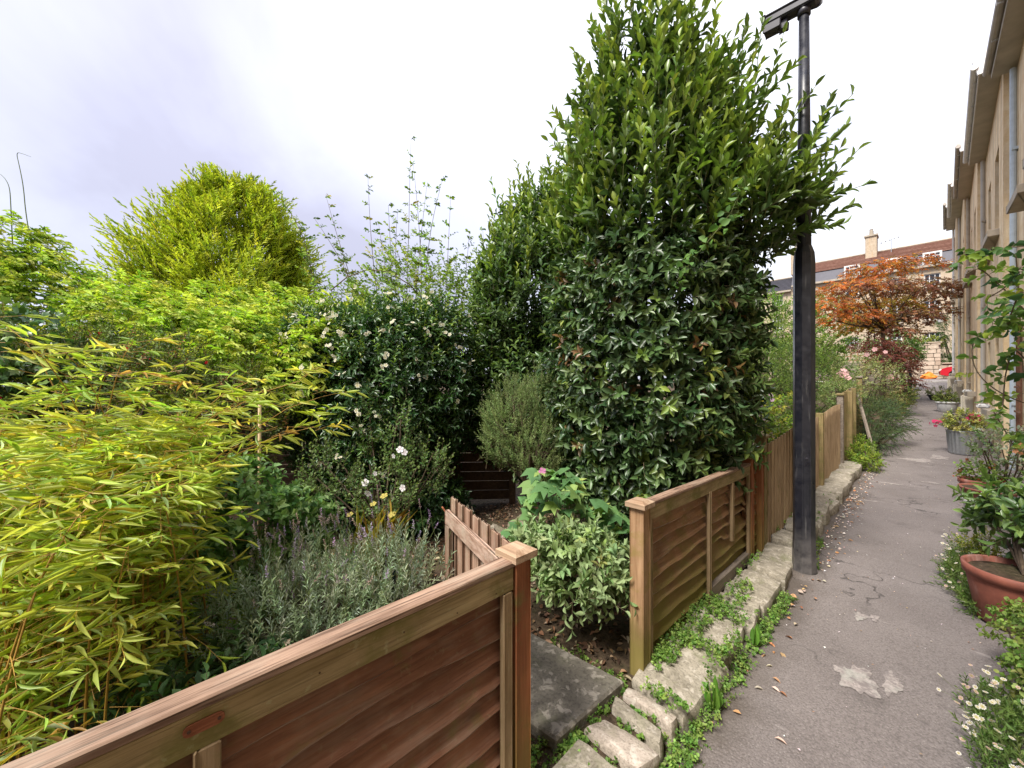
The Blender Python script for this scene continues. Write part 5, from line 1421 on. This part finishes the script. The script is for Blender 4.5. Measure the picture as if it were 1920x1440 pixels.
# big terracotta pot with a camellia
TX, TY = .43, 4.06
pot_obj('terracotta_pot', 'large wide terracotta pot holding the glossy camellia', (TX, TY, .0), .235, .355, M_TERRA)
cm, P, N, rng = shrub('camellia', 'glossy dark green camellia growing in the large terracotta pot', 'shrub', (TX + .03, TY, .33), [((TX + .08, TY + .25, .64), (.24, .28, .18)), ((TX + .0, TY + .5, .66), (.17, .25, .13)), ((TX + .22, TY + .1, .72), (.2, .22, .26))], 95, 8, .095, .040,
    [(.06, .12, .04), (.10, .18, .05), (.16, .27, .07)], None, (.26, .36, .10), L_GLOSS, T_BAY, .22, 301, 62, .05, .7, .7, .5, .35, single=200, limb=14, trunk_r=.012, rmin=.4)
pot_obj('terracotta_pot', 'empty round terracotta pot on the pale planter', (.52, 6.75, .27), .22, .13, M_TERRA)
pl_ = pot_obj('pale_planter', 'pale round planter under the empty terracotta pot', (.52, 6.75, .0), .20, .27, M_WPOT, False)
pot_obj('terracotta_pot', 'small terracotta pot with red pelargonium', (.53, 7.75, 0), .19, .33, M_TERRA)
shrub('pelargonium', 'small red flowered pelargonium in the small terracotta pot', 'plant', (.53, 7.75, .3), [((.53, 7.75, .42), (.2, .2, .13))], 60, 6, .04, .036, [(.12, .2, .04), (.2, .28, .06), (.38, .1, .05)], [3, 3, 1], None, L_SOFT, T_OVAL, .12, 302, 65, .1, .8, limb=4, trunk_r=.006)
shrub('white_salvia', 'wispy pale leaved shrub beside the small terracotta pot', 'shrub', (.72, 8.1, 0), [((.75, 8.2, .65), (.3, .4, .4)), ((.62, 7.6, .75), (.2, .25, .2))], 90, 7, .06, .03, [(.10, .17, .06), (.26, .33, .20), (.45, .48, .38)], [3, 2, 1], None, L_SOFT, T_OVAL, .3, 303, 60, .0, .7, .5, .8, .4, limb=14, trunk_r=.008)
shrub('euphorbia', 'low plant with lime yellow flower heads behind the large terracotta pot', 'plant', (.36, 4.75, 0), [((.34, 4.72, .30), (.1, .12, .09)), ((.28, 4.85, .26), (.07, .09, .09)), ((.42, 4.55, .28), (.07, .06, .06))], 70, 12, .020, .016, [(.30, .34, .06), (.38, .40, .09), (.16, .24, .05)], None, None, L_SOFT, T_OVAL, .1, 304, 70, .0, .9, limb=8, trunk_r=.005)
# daisies: fleabane with white and pinkish flowers
def daisies(name, label, blobs, n_l, n_f, seed, base, fs=.022):
    o, P, N, r_ = shrub(name, label, 'daisies', base, blobs, n_l, 10, .032, .008, [(.10, .18, .04), (.15, .24, .06), (.20, .28, .08)], None, None, L_SOFT, T_DIA, .12, seed, 50, .15, .4, .5, .7, .5, limb=0, twig=M_GTWIG, r=.0008, zmin=.01, back=-.6, rmin=.3)
    k = r_.choice(len(P), n_f); h = np.abs(r_.normal(.05, .03, (n_f, 1)))
    fp = P[k] + N[k] * .05 + UP * h; fp += r_.normal(0, .02, fp.shape); fp[:, 2] = np.maximum(fp[:, 2], .03)
    s = Stems(); s.add(P[k], fp, .0007, .0007); s.build(o, M_GTWIG, 'flower_stalks', 3)
    h2 = n_f * 3 // 4; nn = UP + r_.normal(0, .5, fp.shape)
    flowers(r_, o, fp[:h2], nn[:h2], fs, T_DAISY, (.80, .78, .78), L_PETAL, eye=(.55, .42, .05))
    flowers(r_, o, fp[h2:], nn[h2:], fs * .9, T_DAISY, (.70, .48, .52), L_PETAL, eye=(.5, .4, .08))
daisies('fleabane', 'white daisy cushion spilling onto the lane below the leafy mound', [((.32, 2.55, .05), (.20, .40, .13)), ((.40, 2.25, .06), (.2, .3, .16)), ((.24, 2.85, .02), (.1, .25, .07))], 520, 230, 311, (.36, 2.5, 0))
daisies('fleabane', 'white daisy cushion between the large terracotta pot and the lane', [((.22, 4.55, .06), (.12, .32, .13)), ((.24, 4.15, .05), (.06, .22, .12)), ((.26, 5.05, .05), (.10, .28, .16))], 380, 150, 312, (.24, 4.5, 0))
shrub('leafy_mound', 'round bright green leafy mound in front of the large terracotta pot', 'plant', (.42, 3.1, 0), [((.42, 3.15, .30), (.17, .32, .10)), ((.40, 2.95, .20), (.13, .25, .12)), ((.5, 3.3, .32), (.2, .2, .1))], 420, 6, .026, .024, [(.17, .27, .05), (.23, .33, .07), (.12, .21, .04), (.30, .36, .10)], None, None, L_SOFT, T_OVAL, .07, 313, 75, .3, .8, .7, .3, .4, limb=16, trunk_r=.006, back=-.6, zmin=.05)
pot_obj('terracotta_pot', 'terracotta pot nearly hidden under the round leafy mound', (.46, 3.12, 0), .13, .22, M_TERRA)
# galvanised tub with euonymus and pink geranium
GX, GY = .62, 12.0; gb = float(rise(GY)); 
gt = thing('metal_tub', 'ribbed grey galvanised metal tub standing against the stone wall', 'tub', (GX, GY, gb))
m = MB(); n = 48; prof = [(.21, 0), (.215, .02), (.235, .25), (.245, .44), (.26, .455), (.26, .475), (.24, .475), (.232, .42)]
m.lathe(prof, (GX, GY, gb), n); V = np.array(m.v)
rr = np.arange(len(V)) % n; row = np.arange(len(V)) // n
V[:, :2] = np.array([GX, GY]) + (V[:, :2] - [GX, GY]) * np.where((row > 0) & (row < 4), 1 + .018 * np.where(rr % 2 == 0, 1, -1), 1)[:, None]
mesh('body', V, m.f, M_GALV, gt)
m = MB(); m.lathe([(.233, .43), (.01, .45)], (GX, GY, gb), 24, False); m.build('soil', M_SOIL, gt)
shrub('euonymus', 'yellow variegated euonymus bush in the metal tub', 'shrub', (GX, GY, gb + .42), [((GX, GY, gb + .64), (.32, .32, .24))], 170, 8, .045, .026, [(.36, .38, .08), (.46, .44, .12), (.18, .26, .05)], [2, 3, 1.4], None, L_GLOSS, T_OVAL, .16, 321, 62, .1, .7, limb=10, trunk_r=.008)
ge = thing('pink_geranium', 'bright pink geranium heads beside the variegated euonymus', 'flower', (GX - .2, GY, gb + .42))
rng = np.random.default_rng(322)
for c in ((GX - .40, GY - .1, gb + .60), (GX + .12, GY - .2, gb + .74)):
    q = np.array(c) + rng.normal(0, .035, (14, 3)); flowers(rng, ge, q, q - np.array(c) + UP * .02 + np.array([-.02, -.05, 0]), .06, T_STAR, (.62, .05, .16), L_PETAL)
    s = Stems(); s.add(np.array([[GX - .05, GY, gb + .45]]), np.array([c]), .006, .004); s.build(ge, M_GTWIG, 'stalk', 4)
for (x, y, r_, h_, lab, mat, plab, pc_) in ((.62, 19.0, .27, .34, 'white round pot standing by the wall further up the lane', M_WPOT, 'low green plant in the white round pot', [(.16, .22, .05), (.25, .28, .08)]), (.55, 22.5, .36, .20, 'shallow dark bowl planter beside the upper houses', M_TYRE, 'domed olive green plant in the shallow bowl planter', [(.15, .18, .05), (.22, .24, .08)])):
    b = float(rise(y)); pot_obj('round_pot' if mat is M_WPOT else 'bowl_planter', lab, (x, y, b), r_, h_, mat)
    shrub('potted_plant', plab, 'plant', (x, y, b + h_ * .9), [((x, y, b + h_ + .12), (r_ * 1.1, r_ * 1.1, .2))], 110, 7, .05, .03, pc_, None, None, L_SOFT, T_OVAL, .16, 331, 65, .1, .7, limb=5, trunk_r=.008)
shrub('potted_plant', 'reddish brown low plant on the ground beside the white pot', 'plant', (.7, 16.0, float(rise(16))), [((.72, 15.8, float(rise(16)) + .12), (.28, .5, .12))], 90, 7, .05, .03, [(.16, .13, .05), (.2, .2, .06)], None, None, L_SOFT, T_OVAL, .14, 333, 65, .1, .7, limb=4, trunk_r=.006)
# climbing rose reaching in over the lane
rng = np.random.default_rng(341)
NL = 11
cr = thing('climbing_rose', 'climbing rose with arching stems and oval leaves before the stone wall', 'climber', (.97, 5.3, 0))
lv, st = Leaves(), Stems()
canes = [[(1935, 760, 3.1), (1890, 745, 3.1), (1850, 720, 3.15), (1826, 690, 3.2), (1820, 650, 3.2), (1835, 630, 3.2)], [(1935, 460, 2.8), (1880, 465, 2.85), (1830, 470, 2.9), (1800, 480, 2.9)], [(1940, 600, 2.9), (1900, 560, 2.9), (1870, 530, 3.0), (1835, 500, 3.0), (1810, 515, 3.05)], [(1940, 640, 2.7), (1905, 600, 2.8), (1880, 610, 2.8), (1860, 600, 2.9)], [(1940, 520, 2.7), (1910, 500, 2.7), (1885, 540, 2.8), (1850, 560, 2.9)], [(1940, 800, 3.6), (1915, 860, 3.6), (1880, 800, 3.7), (1862, 770, 3.7)], [(1938, 690, 2.9), (1900, 650, 2.95), (1885, 700, 3.0), (1880, 760, 3.0)], [(1945, 900, 3.3), (1925, 760, 3.3), (1915, 660, 3.2), (1912, 580, 3.1), (1905, 480, 3.0)], [(1940, 560, 2.6), (1912, 545, 2.6), (1895, 590, 2.7)]]
for c in canes:
    pts = np.array([at(*q) for q in c]); 
    tt = np.linspace(0, len(pts) - 1, 14); P_ = np.stack([np.interp(tt, np.arange(len(pts)), pts[:, i]) for i in range(3)], 1)
    P_[1:-1] = (P_[:-2] + 2 * P_[1:-1] + P_[2:]) / 4
    st.add(P_[:-1], P_[1:], .0045, .004)
    k = rng.choice(len(P_) - 2, NL) + 2
    sprigs(rng, lv, st, P_[k], rng.normal(0, 1, (NL, 3)) + UP * .2 - RT * .3, rng.uniform(.07, .13, NL), 4, .072, .046, palette(rng, NL, [(.10, .20, .05), (.16, .27, .05), (.25, .32, .05), (.06, .13, .06)], [3, 3, 1.2, 1.5]), None, 62, .3, 'dist', r=.0018, up=.5, sag=.25)
limbs(rng, st, (.97, 5.3, .0), np.array([at(*c[0]) for c in canes]), .012, .005, .06)
lv.build(cr, L_SOFT, T_OVAL, single=290); st.build(cr, M_TWIG, 'canes', 5)
ro = np.array([W(1908, 838, 3.6), W(1914, 850, 3.6), W(1904, 846, 3.6), W(1915, 835, 3.6)]); flowers(rng, cr, ro, np.array([[-.5, -.8, .2]] * 4) + rng.normal(0, .3, (4, 3)), .05, T_STAR, (.75, .34, .18), L_PETAL)

# ================================================================== gardens further up the lane
def bush(lab, c, r, M, ll, cols, seed, name='bush', cat='shrub', n=8, L=.25, mat=None, T=T_OVAL, young=None, w=None, ratio=.5, **kw):
    blobs = c if isinstance(c, list) else [(c, r)]
    b0 = blobs[0][0]
    return shrub(name, lab, cat, (b0[0], b0[1], gz(b0[0], b0[1])), blobs, M, n, ll, ll * ratio, cols, w, young, mat or L_SOFT, T, L, seed, **kw)
yew = [(.055, .11, .025), (.095, .175, .035), (.17, .27, .045)]
bush('dark green yew bush with paler tips behind the lamp post', [((-2.1, 12.0, 1.6), (.85, .9, 1.1)), ((-1.5, 11.6, 1.5), (.5, .6, .95)), ((-2.8, 11.4, 1.7), (.7, .8, 1.2)), ((-2.3, 10.2, 1.3), (.5, .5, .8))], None, 1500, .05, yew, 401, 'yew_bush', n=12, young=(.20, .29, .045), T=T_DIA, ratio=.3, spread=45, limb=10, back=0)
bush('pale green leafy shrub behind the yew', [((-3.4, 15, 2.4), (1.0, 1.0, 1.6)), ((-4.6, 15, 2.6), (1.0, 1.0, 1.9)), ((-2.6, 16.5, 2.2), (.8, .8, 1.3))], None, 1100, .09, [(.20, .27, .07), (.27, .33, .10), (.14, .21, .05)], 402, 'pale_shrub', L=.4, limb=12, upd=.8, back=0)
bush('bright green rounded tree below the slate roof', [((-5.2, 21, 4.2), (1.4, 1.3, 1.7)), ((-3.9, 22, 4.0), (1.1, 1.1, 1.6)), ((-3.2, 24, 4.2), (1.2, 1.2, 1.8))], None, 1100, .12, [(.15, .26, .035), (.21, .32, .05), (.10, .19, .03)], 403, 'garden_tree', 'tree', L=.5, limb=12, trunk_r=.1, back=0)
bush('tall green tree behind the picket fence garden', [((-7.5, 23, 3.8), (1.6, 1.6, 2.0)), ((-9, 24, 3.5), (1.6, 1.6, 2.0))], None, 800, .14, [(.14, .22, .04), (.18, .27, .05)], 404, 'garden_tree', 'tree', L=.5, limb=10, trunk_r=.1, back=0)
bush('flowering border plants with yellow-green leaves behind the picket fence', [((-1.45, 5.9, .85), (.38, .8, .36)), ((-1.5, 7.2, .95), (.35, .8, .45)), ((-1.3, 5.2, .85), (.22, .4, .25)), ((-1.9, 6.2, 1.1), (.4, .6, .45))], None, 620, .055, [(.16, .25, .04), (.26, .33, .05), (.40, .37, .06), (.10, .18, .04)], 405, 'flower_border', 'plant', L=.2, w=[4, 3, 1, 3], limb=14, back=-.2)
fb_ = bpy.data.objects['flower_border']; rng = np.random.default_rng(406)
q = np.array([W(1445, 742, 5.2), W(1448, 750, 5.2), W(1440, 746, 5.2), W(1425, 780, 4.9), W(1432, 785, 4.9), W(1420, 810, 4.6), W(1436, 790, 4.8), W(1415, 745, 5.0), W(1428, 760, 5.0)]); flowers(rng, fb_, q, np.array([[.3, -.8, .3]] * len(q)) + rng.normal(0, .3, q.shape), .06, T_STAR, (.62, .40, .55), L_PETAL)
bush('pale rose bush with pink blooms beside the lane', [((-1.15, 13.4, 1.7), (.6, .7, .62)), ((-.75, 14.2, 1.6), (.5, .7, .6)), ((-1.3, 12.4, 1.35), (.4, .4, .45))], None, 560, .05, [(.22, .28, .10), (.32, .36, .16), (.16, .22, .07), (.42, .38, .20)], 407, 'rose_bush', L=.28, limb=22, trunk_r=.02, back=-.2)
rb = bpy.data.objects['rose_bush']; q = np.array([W(1580, 705, 8.5), W(1586, 700, 8.6), W(1575, 700, 8.5), W(1590, 709, 8.5), W(1582, 694, 8.5), W(1668, 705, 10), W(1672, 709, 10), W(1664, 708, 10), W(1625, 665, 9), W(1660, 660, 9.5), W(1640, 655, 9.5)]); flowers(rng, rb, q, np.array([[.2, -.8, .4]] * len(q)) + rng.normal(0, .4, q.shape), .13, T_STAR, (.72, .42, .42), L_PETAL)
bush('small ferny leaved white flowered bush at the end of the picket fence', [((-1.2, 11.0, 1.35), (.35, .5, .35))], None, 180, .045, [(.20, .28, .09), (.28, .34, .13)], 408, L=.22, limb=6, name='spiraea_bush')
bush('ferny blue-green juniper sprawling over the lane edge', [((-.72, 11.7, .75), (.42, .6, .48)), ((-.52, 12.4, .75), (.42, .7, .42)), ((-.9, 12.9, .9), (.4, .5, .45)), ((-.5, 11.1, .42), (.25, .35, .25))], None, 700, .055, [(.075, .13, .065), (.11, .18, .085), (.15, .22, .09)], 409, 'juniper', n=14, L=.32, T=T_DIA, ratio=.18, spread=40, upd=.15, droop=.2, phyl='dist', limb=10, back=-.2)
bush('low yellow-green spreading plant at the end of the kerb', [((-.74, 9.75, .22), (.22, .5, .16)), ((-.6, 9.35, .14), (.16, .3, .13)), ((-.85, 10.4, .3), (.2, .4, .2))], None, 320, .045, [(.20, .30, .04), (.28, .36, .05), (.13, .22, .04)], 410, 'spreading_plant', 'plant', L=.16, limb=6, back=-.4, trunk_r=.008)
bush('low flowering plants along the upper lane edge', [((-.55, 15, .9), (.3, 1.2, .35)), ((-.45, 17.5, 1.0), (.25, 1.2, .3)), ((-.35, 20, 1.1), (.3, 1.2, .35)), ((-.3, 22.5, 1.3), (.3, 1.2, .35))], None, 480, .06, [(.14, .20, .05), (.20, .16, .07), (.26, .28, .09), (.10, .16, .04)], 411, 'lane_border', 'plant', L=.2, limb=6, back=-.3, trunk_r=.008)
# Japanese maples: flat tiers of fine red-orange leaves
def maple(name, label, base, trunk_top, tiers, cols, w, seed, M, ll):
    rng = np.random.default_rng(seed); o = thing(name, label, 'tree', base)
    lv, st = Leaves(), Stems(); tr = MB(); base = np.array(base); tt = np.array(trunk_top)
    tr.tube([base - UP * .2, base + (tt - base) * .5 + np.array([.08, .05, 0]), tt], [.09, .07, .05], 8); tr.build('trunk', M_BARK, o, True)
    for (c, r, ci) in tiers:
        c = np.array(c); n = int(M * r[0] * r[1] / 1.0)
        a = rng.uniform(0, 6.28, n); q = np.sqrt(rng.uniform(0, 1, n)); 
        P = np.stack([c[0] + r[0] * q * np.cos(a), c[1] + r[1] * q * np.sin(a), c[2] + r[2] * (1 - q ** 2) + rng.normal(0, .06, n) + .08 * np.sin(5 * a + q * 6)], 1)
        D = np.stack([np.cos(a), np.sin(a), -.15 + rng.normal(0, .25, n)], 1) + rng.normal(0, .4, (n, 3))
        sprigs(rng, lv, st, P, D, rng.uniform(.16, .34, n), 8, ll, ll * .62, palette(rng, n, cols[ci], None, .25), None, 62, .2, 'dist', r=.0025, sag=.2, up=.8)
        limbs(rng, st, tt, np.concatenate([P[:3], c[None]]), .028, .005, .25)
    lv.build(o, L_MAPLE, T_DIA); st.build(o, M_BARK, 'branches', 5)
OR = [(.58, .20, .045), (.48, .14, .045), (.62, .28, .05), (.30, .11, .05), (.30, .20, .06)]; BR = [(.25, .11, .07), (.32, .15, .08), (.18, .09, .055), (.30, .20, .07)]; GO = [(.42, .30, .04), (.34, .28, .05), (.45, .20, .04)]; DK = [(.16, .05, .04), (.22, .07, .045), (.12, .045, .035)]
MY = 19.0; mb = float(rise(MY))
def mp_(px, py, d): return tuple(at(px, py, d))
maple('japanese_maple', 'Japanese maple with orange and bronze tiers of leaves beside the lane', (*at(1650, 700, 14.0)[:2], float(rise(19))), mp_(1655, 615, 14.0),
      [(mp_(1700, 505, 14.3), (.95, .95, .35), 0), (mp_(1640, 510, 14.2), (.9, .9, .30), 0), (mp_(1590, 545, 13.8), (.9, .9, .30), 0), (mp_(1560, 580, 13.4), (.8, .8, .28), 0), (mp_(1640, 548, 14.0), (1.1, 1.1, .3), 1), (mp_(1720, 545, 14.2), (1.0, 1.0, .3), 1), (mp_(1745, 560, 14.4), (.9, .9, .3), 1), (mp_(1650, 580, 14.6), (1.1, 1.1, .3), 2), (mp_(1600, 600, 13.8), (.9, .9, .28), 0), (mp_(1690, 600, 14.0), (1.0, 1.0, .3), 1), (mp_(1735, 590, 14.2), (.8, .8, .3), 1), (mp_(1625, 615, 14.4), (.8, .8, .25), 2), (mp_(1680, 625, 13.8), (.7, .7, .2), 1)],
      [OR, BR, GO], None, 421, 250, .08)
maple('purple_maple', 'low dark purple maple under the Japanese maple beside the lane', (*at(1690, 745, 12.5)[:2], float(rise(17))), mp_(1690, 690, 12.5),
      [(mp_(1678, 668, 12.4), (.5, .55, .22), 0), (mp_(1668, 685, 12.2), (.55, .6, .25), 0), (mp_(1688, 692, 12.6), (.38, .5, .22), 0), (mp_(1640, 650, 12.6), (.6, .5, .15), 0), (mp_(1690, 715, 12.2), (.4, .4, .15), 0)], [DK], None, 422, 420, .065)
bush('dark green rounded shrub beside the maple trunk', [((-.75, 25.5, 3.3), (.95, .9, .75)), ((-.35, 26.5, 3.0), (.6, .6, .6))], None, 420, .10, [(.07, .14, .035), (.11, .19, .05), (.16, .25, .06)], 431, 'round_shrub', L=.3, limb=8, back=0)
bush('dense green hedge behind the maple', [((-2.5, 27, 2.9), (1.6, .9, 1.1)), ((-4.5, 26, 2.9), (1.5, .9, 1.3)), ((-6.5, 26, 3.2), (1.5, .9, 1.6))], None, 800, .11, [(.09, .17, .04), (.13, .22, .05)], 432, 'back_hedge', 'hedge', L=.35, limb=8, back=0)
bush('dark conifer rising behind the stone wall', [((2.2, 46.6, 4.2), (1.3, 1.0, 2.4)), ((1.9, 46.4, 5.9), (.9, .8, 1.6)), ((2.5, 46.4, 2.9), (1.5, .9, 1.5))], None, 700, .16, [(.05, .10, .04), (.08, .14, .05), (.13, .20, .06)], 433, 'conifer', 'conifer', n=12, L=.55, T=T_DIA, ratio=.25, spread=45, limb=6, trunk_r=.1, back=0)
bush('yellowish shrub spilling over the stone wall', [((.6, 46.0, 4.9), (.8, .5, .5))], None, 120, .14, [(.22, .28, .05), (.30, .33, .08)], 434, 'wall_shrub', L=.4, limb=4, back=0)
bp = thing('dark_upright', 'slim black upright under the purple maple beside the lane', 'post', (*at(1706, 735, 15.5)[:2], float(rise(21.5))))
q = at(1706, 735, 15.5); m = MB(); m.box((q[0], q[1], float(rise(21.5)) + .6), (.12, .12, 1.2), bev=.01); m.build('shaft', M_BLACK, bp); m = MB(); m.box((q[0], q[1], float(rise(21.5)) + 1.23), (.17, .17, .05), bev=.01); m.build('cap', M_BLACK, bp)  # black upright with a cap; what stands here is not known
tf = thing('trellis_fence', 'pale wooden trellis topped fence behind the maple trunk', 'fence', (-2.2, 28.5, 1.5))
for i in range(9):
    m = MB(); m.box((-3.2 + i * .28, 28.5, 2.9 + .22), (.04, .03, .6)); m.build('upright', M_POST2, tf)
for z in (2.85, 3.1, 3.42): m = MB(); m.box((-2.08, 28.47, z), (2.3, .03, .05)); m.build('bar', M_POST2, tf)
for i in range(10): m = MB(); m.box((-2.08, 28.5, 1.6 + i * .12), (2.3, .02, .11), bev=.003); m.build('plank', M_GREYWOOD, tf)
